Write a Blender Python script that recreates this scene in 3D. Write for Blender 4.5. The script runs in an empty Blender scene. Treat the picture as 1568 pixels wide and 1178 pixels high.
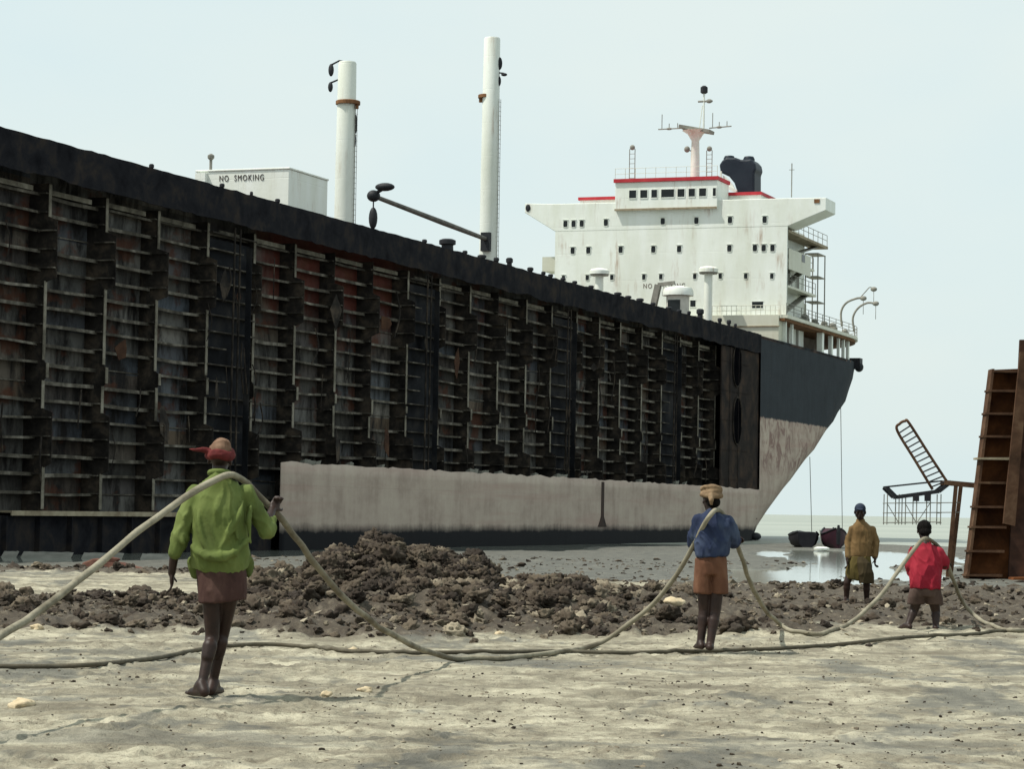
import bpy, bmesh, math, random
import numpy as np
from mathutils import Vector, Matrix, Euler, noise as mnoise

random.seed(7)
rng = np.random.default_rng(11)
scene = bpy.context.scene
COL = scene.collection
rad = math.radians

# ------------------------------------------------------------------ camera
CAM_Z, F_PX = 1.35, 3900.0
PITCH, ROLL = 2.82, 1.0
camd = bpy.data.cameras.new('camera')
cam = bpy.data.objects.new('camera', camd)
COL.objects.link(cam)
CAM_M = Matrix.Rotation(rad(90 + PITCH), 4, 'X') @ Matrix.Rotation(rad(ROLL), 4, 'Z')
cam.matrix_world = Matrix.Translation((0, 0, CAM_Z)) @ CAM_M
camd.sensor_width = 36.0
camd.lens = 36.0 * F_PX / 1568.0
camd.clip_start = 0.2
camd.clip_end = 60000
scene.camera = cam


def ray(px, py):
    return (CAM_M.to_3x3() @ Vector(((px - 784) / F_PX, -(py - 589) / F_PX, -1))).normalized()


def W(px, py, Y):
    """point of the place seen in direction (px, py) at the distance Y"""
    d = ray(px, py)
    return Vector((0, 0, CAM_Z)) + d * (Y / d.y)


# ------------------------------------------------------------------ helpers
def tag(o, label=None, cat=None, group=None, kind=None):
    if label: o['label'] = label
    if cat: o['category'] = cat
    if group: o['group'] = group
    if kind: o['kind'] = kind
    return o


def empty(name, loc, rz=0.0):
    o = bpy.data.objects.new(name, None)
    o.empty_display_size = 0.3
    COL.objects.link(o)
    o.location = loc
    o.rotation_euler = (0, 0, rz)
    return o


class MB:
    def __init__(self):
        self.v, self.f, self.m = [], [], []
        self.mi = 0

    def add(self, vs, fs):
        n = len(self.v)
        self.v.extend([tuple(p) for p in vs])
        for f in fs:
            self.f.append(tuple(i + n for i in f))
            self.m.append(self.mi)

    def box(self, x0, x1, y0, y1, z0, z1):
        if x0 > x1: x0, x1 = x1, x0
        if y0 > y1: y0, y1 = y1, y0
        if z0 > z1: z0, z1 = z1, z0
        vs = [(x0, y0, z0), (x1, y0, z0), (x1, y1, z0), (x0, y1, z0), (x0, y0, z1), (x1, y0, z1), (x1, y1, z1), (x0, y1, z1)]
        self.add(vs, [(3, 2, 1, 0), (4, 5, 6, 7), (0, 1, 5, 4), (1, 2, 6, 5), (2, 3, 7, 6), (3, 0, 4, 7)])

    def hexa(self, vs):
        """8 corners: bottom ring 0-3, top ring 4-7"""
        self.add(vs, [(3, 2, 1, 0), (4, 5, 6, 7), (0, 1, 5, 4), (1, 2, 6, 5), (2, 3, 7, 6), (3, 0, 4, 7)])

    def beam(self, a, b, w, h, up=(0, 0, 1)):
        a, b = Vector(a), Vector(b)
        d = (b - a).normalized()
        s = d.cross(Vector(up))
        if s.length < 1e-4: s = d.cross(Vector((1, 0, 0)))
        s.normalize()
        u = s.cross(d)
        s *= w / 2; u *= h / 2
        self.hexa([a - s - u, a + s - u, b + s - u, b - s - u, a - s + u, a + s + u, b + s + u, b - s + u])

    def tube(self, pts, r, seg=8, caps=True):
        pts = [Vector(p) for p in pts]
        n = len(pts)
        rs = r if isinstance(r, (list, tuple)) else [r] * n
        vs, fs = [], []
        ref = None
        for i, p in enumerate(pts):
            d = (pts[min(i + 1, n - 1)] - pts[max(i - 1, 0)])
            if d.length < 1e-9: d = Vector((0, 0, 1))
            d.normalize()
            if ref is None:
                ref = Vector((0, 0, 1)) if abs(d.z) < 0.9 else Vector((1, 0, 0))
            s = d.cross(ref); s.normalize()
            ref = s.cross(d)
            for k in range(seg):
                a = 2 * math.pi * k / seg
                vs.append(p + (s * math.cos(a) + ref * math.sin(a)) * rs[i])
        for i in range(n - 1):
            for k in range(seg):
                k2 = (k + 1) % seg
                fs.append((i * seg + k, i * seg + k2, (i + 1) * seg + k2, (i + 1) * seg + k))
        if caps:
            fs.append(tuple(range(seg))[::-1])
            fs.append(tuple((n - 1) * seg + k for k in range(seg)))
        self.add(vs, fs)

    def lathe(self, prof, c=(0, 0, 0), seg=24):
        """prof: list of (r, z) bottom to top round the z axis through c"""
        vs, fs = [], []
        n = len(prof)
        for r, z in prof:
            for k in range(seg):
                a = 2 * math.pi * k / seg
                vs.append((c[0] + r * math.cos(a), c[1] + r * math.sin(a), c[2] + z))
        for i in range(n - 1):
            for k in range(seg):
                k2 = (k + 1) % seg
                fs.append((i * seg + k, i * seg + k2, (i + 1) * seg + k2, (i + 1) * seg + k))
        fs.append(tuple(range(seg))[::-1])
        fs.append(tuple((n - 1) * seg + k for k in range(seg)))
        self.add(vs, fs)

    def prism(self, poly, fn, a, b):
        """poly of (u, v); fn(u, v, w) gives the point; extruded from w=a to w=b"""
        n = len(poly)
        vs = [fn(u, v, a) for u, v in poly] + [fn(u, v, b) for u, v in poly]
        fs = [tuple(range(n))[::-1], tuple(range(n, 2 * n))]
        for i in range(n):
            j = (i + 1) % n
            fs.append((i, j, n + j, n + i))
        self.add(vs, fs)

    def ell(self, c, r, rot=None, nu=14, nv=10):
        c = Vector(c)
        vs, fs = [], []
        R = rot if rot is not None else Matrix.Identity(3)
        for j in range(1, nv):
            th = math.pi * j / nv
            for i in range(nu):
                ph = 2 * math.pi * i / nu
                vs.append(c + R @ Vector((r[0] * math.sin(th) * math.cos(ph), r[1] * math.sin(th) * math.sin(ph), r[2] * math.cos(th))))
        top = len(vs); vs.append(c + R @ Vector((0, 0, r[2])))
        bot = len(vs); vs.append(c + R @ Vector((0, 0, -r[2])))
        for j in range(nv - 2):
            for i in range(nu):
                i2 = (i + 1) % nu
                fs.append((j * nu + i, (j + 1) * nu + i, (j + 1) * nu + i2, j * nu + i2))
        for i in range(nu):
            i2 = (i + 1) % nu
            fs.append((top, i, i2))
            fs.append((bot, (nv - 2) * nu + i2, (nv - 2) * nu + i))
        self.add(vs, fs)

    def cap(self, a, b, ra, rb, seg=12):
        """tapered capsule"""
        a, b = Vector(a), Vector(b)
        d = b - a
        L = d.length
        if L < 1e-6: d = Vector((0, 0, 1)); L = 1e-6
        d = d / L
        pts, rs = [], []
        for k in range(5):
            an = math.pi / 2 * (k / 4.0)
            pts.append(a - d * ra * math.cos(an)); rs.append(max(ra * math.sin(an), ra * 0.06))
        for k in range(1, 4):
            t = k / 4.0
            pts.append(a + d * L * t); rs.append(ra + (rb - ra) * t)
        for k in range(5):
            an = math.pi / 2 * (k / 4.0)
            pts.append(b + d * rb * math.sin(an)); rs.append(max(rb * math.cos(an), rb * 0.06))
        self.tube(pts, rs, seg)

    def limb(self, pts, rs, seg=12):
        for i in range(len(pts) - 1):
            self.cap(pts[i], pts[i + 1], rs[i], rs[i + 1], seg)

    def rings(self, rings, seg=28):
        """rings: (centre, half width x, half depth y[, tilt vector for z per x, y])"""
        vs, fs = [], []
        for rg in rings:
            c = Vector(rg[0]); a, b = rg[1], rg[2]
            tx, ty = (rg[3] if len(rg) > 3 else (0, 0))
            for k in range(seg):
                an = 2 * math.pi * k / seg
                cx, sy = math.cos(an), math.sin(an)
                ex = math.copysign(abs(cx) ** 0.85, cx) * a
                ey = math.copysign(abs(sy) ** 0.85, sy) * b
                vs.append((c.x + ex, c.y + ey, c.z + tx * ex + ty * ey))
        n = len(rings)
        for i in range(n - 1):
            for k in range(seg):
                k2 = (k + 1) % seg
                fs.append((i * seg + k, i * seg + k2, (i + 1) * seg + k2, (i + 1) * seg + k))
        fs.append(tuple(range(seg))[::-1])
        fs.append(tuple((n - 1) * seg + k for k in range(seg)))
        self.add(vs, fs)

    def mesh(self, name, mats, smooth=False):
        me = bpy.data.meshes.new(name)
        me.from_pydata([tuple(v) for v in self.v], [], self.f)
        for m in (mats if isinstance(mats, (list, tuple)) else [mats]):
            me.materials.append(m)
        if any(self.m):
            me.polygons.foreach_set('material_index', self.m)
        bm = bmesh.new(); bm.from_mesh(me)
        bmesh.ops.recalc_face_normals(bm, faces=bm.faces)
        bm.to_mesh(me); bm.free()
        if smooth:
            me.polygons.foreach_set('use_smooth', [True] * len(me.polygons))
        me.update()
        return me

    def build(self, name, mats, parent=None, smooth=False, bevel=0.0):
        o = bpy.data.objects.new(name, self.mesh(name, mats, smooth))
        COL.objects.link(o)
        if parent is not None: o.parent = parent
        if bevel:
            b = o.modifiers.new('bevel', 'BEVEL'); b.width = bevel; b.segments = 2; b.limit_method = 'ANGLE'
        if smooth == 'auto':
            o.data.set_sharp_from_angle(angle=rad(40))
        return o


def np_mesh(name, V, F, mat, smooth=True):
    me = bpy.data.meshes.new(name)
    nv, (nf, k) = len(V), F.shape
    me.vertices.add(nv)
    me.vertices.foreach_set('co', np.ascontiguousarray(V, dtype=np.float32).ravel())
    me.loops.add(nf * k)
    me.loops.foreach_set('vertex_index', np.ascontiguousarray(F, dtype=np.int32).ravel())
    me.polygons.add(nf)
    me.polygons.foreach_set('loop_start', np.arange(0, nf * k, k, dtype=np.int32))
    me.polygons.foreach_set('loop_total', np.full(nf, k, dtype=np.int32))
    me.polygons.foreach_set('use_smooth', np.full(nf, smooth, dtype=bool))
    me.materials.append(mat)
    me.update(calc_edges=True)
    me.validate()
    o = bpy.data.objects.new(name, me)
    COL.objects.link(o)
    return o


def remesh(mb, name, mat, parent, voxel=0.012, smooth=4, disp=None, origin=Vector((0, 0, 0))):
    """fuse overlapping closed shapes into ONE continuous skin"""
    mb2 = MB(); mb2.v = [tuple(Vector(p) - origin) for p in mb.v]; mb2.f = mb.f; mb2.m = [0] * len(mb.f)
    tmp = bpy.data.objects.new('tmp', mb2.mesh('tmp', mat))
    COL.objects.link(tmp)
    r = tmp.modifiers.new('r', 'REMESH'); r.mode = 'VOXEL'; r.voxel_size = voxel
    if smooth:
        s = tmp.modifiers.new('s', 'SMOOTH'); s.iterations = smooth; s.factor = 0.5
    dg = bpy.context.evaluated_depsgraph_get(); dg.update()
    me = bpy.data.meshes.new_from_object(tmp.evaluated_get(dg))
    bpy.data.objects.remove(tmp)
    me.name = name
    me.materials.clear(); me.materials.append(mat)
    if disp:
        nv = len(me.vertices)
        co = np.empty(nv * 3, np.float32); me.vertices.foreach_get('co', co); co = co.reshape(-1, 3)
        no = np.empty(nv * 3, np.float32); me.vertices.foreach_get('normal', no); no = no.reshape(-1, 3)
        d = np.array([disp(Vector(c)) for c in co.tolist()], np.float32)
        co += no * d[:, None]
        me.vertices.foreach_set('co', co.ravel())
    me.polygons.foreach_set('use_smooth', [True] * len(me.polygons))
    me.update()
    o = bpy.data.objects.new(name, me)
    COL.objects.link(o); o.parent = parent
    return o


def catmull(pts, per=10):
    P = [Vector(p) for p in pts]
    P = [P[0] * 2 - P[1]] + P + [P[-1] * 2 - P[-2]]
    out = []
    for i in range(1, len(P) - 2):
        p0, p1, p2, p3 = P[i - 1], P[i], P[i + 1], P[i + 2]
        for k in range(per):
            t = k / per
            out.append(0.5 * ((2 * p1) + (p2 - p0) * t + (2 * p0 - 5 * p1 + 4 * p2 - p3) * t * t + (3 * p1 - p0 - 3 * p2 + p3) * t ** 3))
    out.append(P[-2])
    return out


# ------------------------------------------------------------------ materials
class NT:
    def __init__(self, name):
        self.m = bpy.data.materials.new(name); self.m.use_nodes = True
        self.t = self.m.node_tree
        self.b = self.t.nodes['Principled BSDF']
        self.out = self.t.nodes['Material Output']

    def n(self, typ, **kw):
        o = self.t.nodes.new(typ)
        for k, v in kw.items():
            setattr(o, k, v)
        return o

    def link(self, a, b):
        self.t.links.new(a, b)

    def coord(self, kind='Object', scale=(1, 1, 1)):
        c = self.n('ShaderNodeTexCoord'); mp = self.n('ShaderNodeMapping')
        mp.inputs['Scale'].default_value = scale
        self.link(c.outputs[kind], mp.inputs['Vector'])
        return mp.outputs['Vector']

    def noise(self, vec, scale, detail=5, rough=0.6, dist=0.0):
        o = self.n('ShaderNodeTexNoise')
        o.inputs['Scale'].default_value = scale; o.inputs['Detail'].default_value = detail
        o.inputs['Roughness'].default_value = rough; o.inputs['Distortion'].default_value = dist
        self.link(vec, o.inputs['Vector'])
        return o.outputs['Fac']

    def ramp(self, fac, stops, interp='LINEAR'):
        o = self.n('ShaderNodeValToRGB'); cr = o.color_ramp; cr.interpolation = interp
        while len(cr.elements) < len(stops): cr.elements.new(0.5)
        for e, (p, c) in zip(cr.elements, stops):
            e.position = p
            e.color = (c, c, c, 1) if isinstance(c, (int, float)) else (*c, 1)
        self.link(fac, o.inputs['Fac'])
        return o.outputs['Color']

    def mix(self, fac, a, b, mode='MIX'):
        o = self.n('ShaderNodeMix'); o.data_type = 'RGBA'; o.blend_type = mode
        for s, v in ((o.inputs['Factor'], fac), (o.inputs['A'], a), (o.inputs['B'], b)):
            if isinstance(v, (int, float)): s.default_value = v
            elif isinstance(v, tuple): s.default_value = (*v, 1)
            else: self.link(v, s)
        return o.outputs['Result']

    def math(self, op, a, b=None, clamp=False):
        o = self.n('ShaderNodeMath'); o.operation = op; o.use_clamp = clamp
        for s, v in zip(o.inputs, (a, b)):
            if v is None: continue
            if isinstance(v, (int, float)): s.default_value = v
            else: self.link(v, s)
        return o.outputs[0]

    def bump(self, h, strength=0.3, dist=0.02):
        o = self.n('ShaderNodeBump'); o.inputs['Strength'].default_value = strength; o.inputs['Distance'].default_value = dist
        self.link(h, o.inputs['Height']); self.link(o.outputs['Normal'], self.b.inputs['Normal'])

    def base(self, c):
        if isinstance(c, tuple): self.b.inputs['Base Color'].default_value = (*c, 1)
        else: self.link(c, self.b.inputs['Base Color'])

    def rough(self, r):
        if isinstance(r, (int, float)): self.b.inputs['Roughness'].default_value = r
        else: self.link(r, self.b.inputs['Roughness'])


def worn(name, c1, c2, scale=2.0, rough=0.75, bump=0.25, c3=None, stretch=(1, 1, 1), bdist=0.02, spec=0.2):
    m = NT(name)
    m.b.inputs['Specular IOR Level'].default_value = spec
    v = m.coord('Object', stretch)
    f = m.noise(v, scale, 6, 0.65, 0.3)
    st = [(0.32, c1), (0.68, c2)] if c3 is None else [(0.3, c1), (0.5, c2), (0.68, c3)]
    m.base(m.ramp(f, st)); m.rough(rough)
    if bump: m.bump(m.noise(v, scale * 6, 5), bump, bdist)
    return m.m


def white_paint(name, c=(0.74, 0.76, 0.71), rust=0.5):
    m = NT(name)
    v = m.coord('Object', (1, 1, 0.10))
    s = m.noise(v, 1.7, 6, 0.7)
    s2 = m.noise(m.coord('Object', (1, 1, 1)), 0.35, 4)
    streak = m.ramp(s, [(0.53, 0.0), (0.72, 1.0)])
    patch = m.ramp(s2, [(0.45, 0.0), (0.7, 1.0)])
    k = m.math('MULTIPLY', streak, patch)
    k = m.math('MULTIPLY', k, rust)
    grime = m.ramp(m.noise(m.coord('Object', (0.6, 0.6, 0.15)), 1.0, 5), [(0.3, (c[0] * 0.86, c[1] * 0.86, c[2] * 0.8)), (0.65, c)])
    m.base(m.mix(k, grime, (0.26, 0.13, 0.05))); m.rough(0.55)
    c_ = m.n('ShaderNodeTexCoord'); sp = m.n('ShaderNodeSeparateXYZ'); m.link(c_.outputs['Object'], sp.inputs[0])
    br = m.n('ShaderNodeTexBrick'); br.inputs['Scale'].default_value = 1.0; br.inputs['Mortar Size'].default_value = 0.03
    br.inputs['Brick Width'].default_value = 4.6; br.inputs['Row Height'].default_value = 2.53; br.inputs['Mortar Smooth'].default_value = 0.8
    cb = m.n('ShaderNodeCombineXYZ'); m.link(sp.outputs['Y'], cb.inputs['X']); m.link(sp.outputs['Z'], cb.inputs['Y']); m.link(cb.outputs[0], br.inputs['Vector'])
    m.bump(m.math('ADD', m.math('MULTIPLY', br.outputs['Fac'], -.35), m.noise(m.coord('Object'), 0.7, 3)), 0.3, 0.07)
    return m.m


M = {}
M['white'] = white_paint('white_paint', (0.73, 0.76, 0.72), 0.95)
M['cream'] = white_paint('cream_paint', (0.56, 0.56, 0.48), 0.3)
M['kingpost'] = white_paint('kingpost_paint', (0.66, 0.69, 0.65), 1.0)
M['black_steel'] = worn('black_steel', (0.012, 0.014, 0.018), (0.03, 0.03, 0.034), 1.0, 0.6)
M['funnel'] = worn('funnel_black', (0.010, 0.016, 0.026), (0.018, 0.026, 0.038), 0.6, 0.5, 0.1)
M['red_trim'] = worn('red_trim', (0.35, 0.02, 0.03), (0.45, 0.04, 0.05), 1.0, 0.6, 0.1)
M['rust_plate'] = worn('rust_plate', (0.10, 0.045, 0.02), (0.22, 0.11, 0.05), 2.0, 0.85)
M['dark_glass'] = worn('dark_opening', (0.010, 0.013, 0.014), (0.018, 0.022, 0.024), 2.0, 0.25, 0.0)
M['grey_steel'] = worn('grey_steel', (0.15, 0.15, 0.13), (0.26, 0.25, 0.22), 1.5, 0.7)
M['tan_steel'] = worn('tan_steel', (0.18, 0.14, 0.09), (0.36, 0.31, 0.22), 1.5, 0.75)
M['lettering'] = worn('black_lettering', (0.03, 0.02, 0.02), (0.06, 0.045, 0.04), 3.0, 0.6, 0.0)
M['deck'] = worn('deck_paint', (0.05, 0.035, 0.03), (0.10, 0.06, 0.05), 0.6, 0.85)


def interior_mat():
    m = NT('burnt_tank_steel')
    c = m.n('ShaderNodeTexCoord')
    sub = m.n('ShaderNodeVectorMath', operation='ADD'); sub.inputs[1].default_value = (152.46, 0, 0)
    div = m.n('ShaderNodeVectorMath', operation='DIVIDE'); div.inputs[1].default_value = (5.07, 40, 0.82)
    flo = m.n('ShaderNodeVectorMath', operation='FLOOR')
    wn = m.n('ShaderNodeTexWhiteNoise'); wn.noise_dimensions = '3D'
    m.link(c.outputs['Object'], sub.inputs[0]); m.link(sub.outputs[0], div.inputs[0])
    m.link(div.outputs[0], flo.inputs[0]); m.link(flo.outputs[0], wn.inputs['Vector'])
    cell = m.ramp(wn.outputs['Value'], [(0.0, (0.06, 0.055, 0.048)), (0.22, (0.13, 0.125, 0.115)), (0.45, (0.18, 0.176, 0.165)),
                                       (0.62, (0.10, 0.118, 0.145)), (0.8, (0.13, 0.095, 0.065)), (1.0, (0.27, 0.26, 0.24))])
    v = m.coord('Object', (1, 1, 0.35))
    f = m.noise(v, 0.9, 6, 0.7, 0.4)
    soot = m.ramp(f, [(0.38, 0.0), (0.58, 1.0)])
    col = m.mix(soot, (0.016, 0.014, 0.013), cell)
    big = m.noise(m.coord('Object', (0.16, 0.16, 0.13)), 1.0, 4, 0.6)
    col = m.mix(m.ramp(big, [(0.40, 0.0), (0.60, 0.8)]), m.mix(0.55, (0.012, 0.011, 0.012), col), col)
    # the red-rusted patch high in the second hold
    sp = m.n('ShaderNodeSeparateXYZ'); m.link(c.outputs['Object'], sp.inputs[0])
    nz = m.math('MULTIPLY', m.noise(m.coord('Object'), 0.6, 5), 5.0)
    a = m.math('ADD', sp.outputs['Z'], nz)
    zz = m.n('ShaderNodeMapRange'); zz.inputs['From Min'].default_value = 13.6; zz.inputs['From Max'].default_value = 15.4
    m.link(a, zz.inputs['Value'])
    t0 = m.n('ShaderNodeMapRange'); t0.inputs['From Min'].default_value = -103; t0.inputs['From Max'].default_value = -100
    m.link(m.math('ADD', sp.outputs['X'], nz), t0.inputs['Value'])
    t1 = m.n('ShaderNodeMapRange'); t1.inputs['From Min'].default_value = -80; t1.inputs['From Max'].default_value = -85
    m.link(m.math('ADD', sp.outputs['X'], nz), t1.inputs['Value'])
    k = m.math('MULTIPLY', m.math('MULTIPLY', zz.outputs[0], t0.outputs[0]), t1.outputs[0])
    col = m.mix(m.math('MULTIPLY', k, 0.85), col, (0.10, 0.022, 0.014))
    red2 = m.ramp(m.noise(m.coord('Object', (1, 1, 1.5)), 0.42, 4), [(0.55, 0.0), (0.64, 0.75)])
    col = m.mix(red2, col, (0.085, 0.030, 0.016))
    m.base(col); m.rough(0.8); m.b.inputs['Specular IOR Level'].default_value = 0.15
    m.bump(m.noise(m.coord('Object'), 3.5, 6), 0.5, 0.06)
    return m.m


M['interior'] = interior_mat()
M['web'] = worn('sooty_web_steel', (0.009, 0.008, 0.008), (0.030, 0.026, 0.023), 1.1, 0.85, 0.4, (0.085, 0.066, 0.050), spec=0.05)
M['flange'] = worn('dusty_flange_steel', (0.018, 0.016, 0.014), (0.085, 0.076, 0.062), 0.9, 0.8, 0.3, (0.22, 0.20, 0.17), spec=0.06)  # sky light on the outward flanges is put into this lighter tone
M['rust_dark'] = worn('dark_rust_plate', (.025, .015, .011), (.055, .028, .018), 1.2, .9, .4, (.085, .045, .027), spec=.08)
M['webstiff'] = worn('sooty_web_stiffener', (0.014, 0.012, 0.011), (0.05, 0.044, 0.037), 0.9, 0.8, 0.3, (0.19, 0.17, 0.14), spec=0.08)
M['webflange'] = worn('dusty_web_flange', (0.04, 0.035, 0.028), (0.16, 0.145, 0.115), 0.9, 0.8, 0.3, (0.29, 0.265, 0.22), spec=.08)  # paler still: light caught by the face bars, painted into the steel
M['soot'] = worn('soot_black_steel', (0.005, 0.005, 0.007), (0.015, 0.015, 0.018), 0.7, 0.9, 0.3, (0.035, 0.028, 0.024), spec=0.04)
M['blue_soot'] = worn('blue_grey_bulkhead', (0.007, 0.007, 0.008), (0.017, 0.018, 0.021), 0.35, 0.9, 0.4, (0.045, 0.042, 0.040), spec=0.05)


def hull_mat():
    m = NT('hull_paint')
    c = m.n('ShaderNodeTexCoord')
    sp = m.n('ShaderNodeSeparateXYZ'); m.link(c.outputs['Object'], sp.inputs[0])
    z = sp.outputs['Z']
    v = m.coord('Object', (1, 1, 0.25))
    st = m.math('ADD', m.math('MULTIPLY', m.noise(v, 0.8, 6, 0.65), .45), m.math('MULTIPLY', m.noise(m.coord('Object', (.5, 1, 1)), 0.5, 6, 0.7), .55))
    fine = m.noise(m.coord('Object'), 1.3, 6, 0.65)
    # antifouling: faded pink-grey, vertical run stains
    pink = m.ramp(st, [(0.30, (0.25, 0.19, 0.155)), (0.5, (0.40, 0.325, 0.27)), (0.72, (0.49, 0.42, 0.345))])
    rows = m.noise(m.coord('Object', (0.05, 0.05, 1.1)), 1.0, 4, 0.6)
    pink = m.mix(m.ramp(rows, [(0.5, 0.0), (0.72, 0.45)]), pink, (0.33, 0.20, 0.17))
    mid = m.n('ShaderNodeMapRange'); mid.inputs['From Min'].default_value = 5.0; mid.inputs['From Max'].default_value = 7.0
    m.link(m.math('ADD', z, m.math('MULTIPLY', fine, 2.0)), mid.inputs['Value'])
    rusty = m.ramp(m.noise(m.coord('Object', (.6, .6, 0.5)), 1.0, 7, 0.72, 1.2), [(0.47, 0.0), (0.60, 0.8)])
    pink = m.mix(m.math('MULTIPLY', mid.outputs[0], rusty), pink, (0.16, 0.085, 0.075))
    # topsides: weathered black
    top = m.ramp(st, [(0.3, (0.008, 0.012, 0.017)), (0.7, (0.025, 0.032, 0.041))])
    top = m.mix(m.ramp(fine, [(0.62, 0.0), (0.75, 0.35)]), top, (0.10, 0.06, 0.04))
    e = m.math('ADD', z, m.math('MULTIPLY', fine, 0.5))
    k = m.n('ShaderNodeMapRange'); k.inputs['From Min'].default_value = 9.98; k.inputs['From Max'].default_value = 10.12
    m.link(e, k.inputs['Value'])
    col = m.mix(k.outputs[0], pink, top)
    # slime-black foot of the plating
    k2 = m.n('ShaderNodeMapRange'); k2.inputs['From Min'].default_value = 0.95; k2.inputs['From Max'].default_value = 0.45
    m.link(m.math('ADD', z, m.math('MULTIPLY', st, 1.0)), k2.inputs['Value'])
    col = m.mix(k2.outputs[0], col, (0.007, 0.007, 0.009))
    m.base(col); m.rough(0.75); m.b.inputs['Specular IOR Level'].default_value = 0.12
    # welded plates: strakes and butts as a shallow relief
    br = m.n('ShaderNodeTexBrick')
    br.inputs['Scale'].default_value = 1.0; br.inputs['Mortar Size'].default_value = 0.02
    br.inputs['Brick Width'].default_value = 8.0; br.inputs['Row Height'].default_value = 2.4; br.inputs['Mortar Smooth'].default_value = 0.6
    cb = m.n('ShaderNodeCombineXYZ'); m.link(sp.outputs['X'], cb.inputs['X']); m.link(z, cb.inputs['Y'])
    m.link(cb.outputs[0], br.inputs['Vector'])
    h = m.math('ADD', m.math('MULTIPLY', br.outputs['Fac'], -0.25), m.noise(m.coord('Object', (0.7, 0.7, 0.5)), 0.6, 4))
    m.bump(h, 0.35, 0.12)
    return m.m


M['hull'] = hull_mat()

# ------------------------------------------------------------------ numpy noise, terrain
def _hash(ix, iy, seed):
    h = (ix.astype(np.int64) * 374761393 + iy.astype(np.int64) * 668265263 + seed * 974634777) & 0x7fffffff
    h = ((h ^ (h >> 13)) * 1274126177) & 0x7fffffff
    return ((h ^ (h >> 16)) & 0xffff) / 65535.0


def vn(x, y, seed=0):
    ix, iy = np.floor(x), np.floor(y)
    fx, fy = x - ix, y - iy
    ux, uy = fx * fx * (3 - 2 * fx), fy * fy * (3 - 2 * fy)
    a, b = _hash(ix, iy, seed), _hash(ix + 1, iy, seed)
    c, d = _hash(ix, iy + 1, seed), _hash(ix + 1, iy + 1, seed)
    return (a + (b - a) * ux) * (1 - uy) + (c + (d - c) * ux) * uy


def fbm(x, y, oct=4, seed=0, gain=0.5):
    s = np.zeros_like(x); a, tot = 1.0, 0.0
    for o in range(oct):
        s = s + a * (vn(x * 2 ** o + 17.3 * o, y * 2 ** o - 9.1 * o, seed + o) - 0.5)
        tot += a; a *= gain
    return s / tot * 2


def ss(a, b, x):
    t = np.clip((x - a) / (b - a), 0, 1)
    return t * t * (3 - 2 * t)


HEAP = [(-2.2, 33.0, 0.45, 1.3, 0.56), (-1.65, 33.0, 0.5, 1.4, 0.64), (-1.05, 33.2, 0.55, 1.3, 0.56), (-0.5, 33.0, 0.5, 1.3, 0.46), (-2.95, 32.8, 0.5, 1.3, 0.32), (0.15, 33.0, 0.6, 1.3, 0.27),
        (0.7, 32.5, 0.7, 1.6, 0.24), (1.5, 33.0, 1.0, 1.8, 0.20), (2.6, 34.5, 1.0, 2.2, 0.13), (-1.2, 30.8, 1.5, 1.1, 0.26), (0.3, 30.5, 1.0, 1.0, 0.16)]


def mud_mask(X, Y):
    w = fbm(X * 0.35, Y * 0.12, 3, 5) * 1.4
    left = ss(26.2, 27.6, Y + w) * (1 - ss(34.0, 36.5, Y + w)) * (1 - ss(-1.5, 0.5, X))
    mid = ss(27.2, 28.6, Y + w * 0.6) * (1 - ss(37, 40, Y + w)) * ss(-4, -2, X) * (1 - ss(3.0, 4.5, X))
    right = ss(29.0, 31.5, Y + w) * (1 - ss(47, 52, Y + w * 2)) * ss(1.5, 3.5, X)
    back = ss(49, 51, Y + w) * (1 - ss(60, 66, Y + 2 * w)) * (1 - ss(-3.2, -2.0, X))
    m = np.maximum(np.maximum(left, mid), np.maximum(right * 0.72, back * 0.8))
    for cx, cy, sx, sy, h in HEAP:
        m = np.maximum(m, np.exp(-((X - cx) / (sx * 1.5)) ** 2 - ((Y - cy) / (sy * 1.5)) ** 2))
    return np.clip(m, 0, 1)


POOLS = [(10.9, 93, 2.6, 15), (14.5, 108, 3.2, 18), (8.6, 84, 1.6, 6), (18.0, 135, 4.5, 22), (13.4, 76, 1.7, 5), (-6.0, 86, 3.0, 4), (21, 150, 6, 20), (1.5, 150, 5, 8)]


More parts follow.
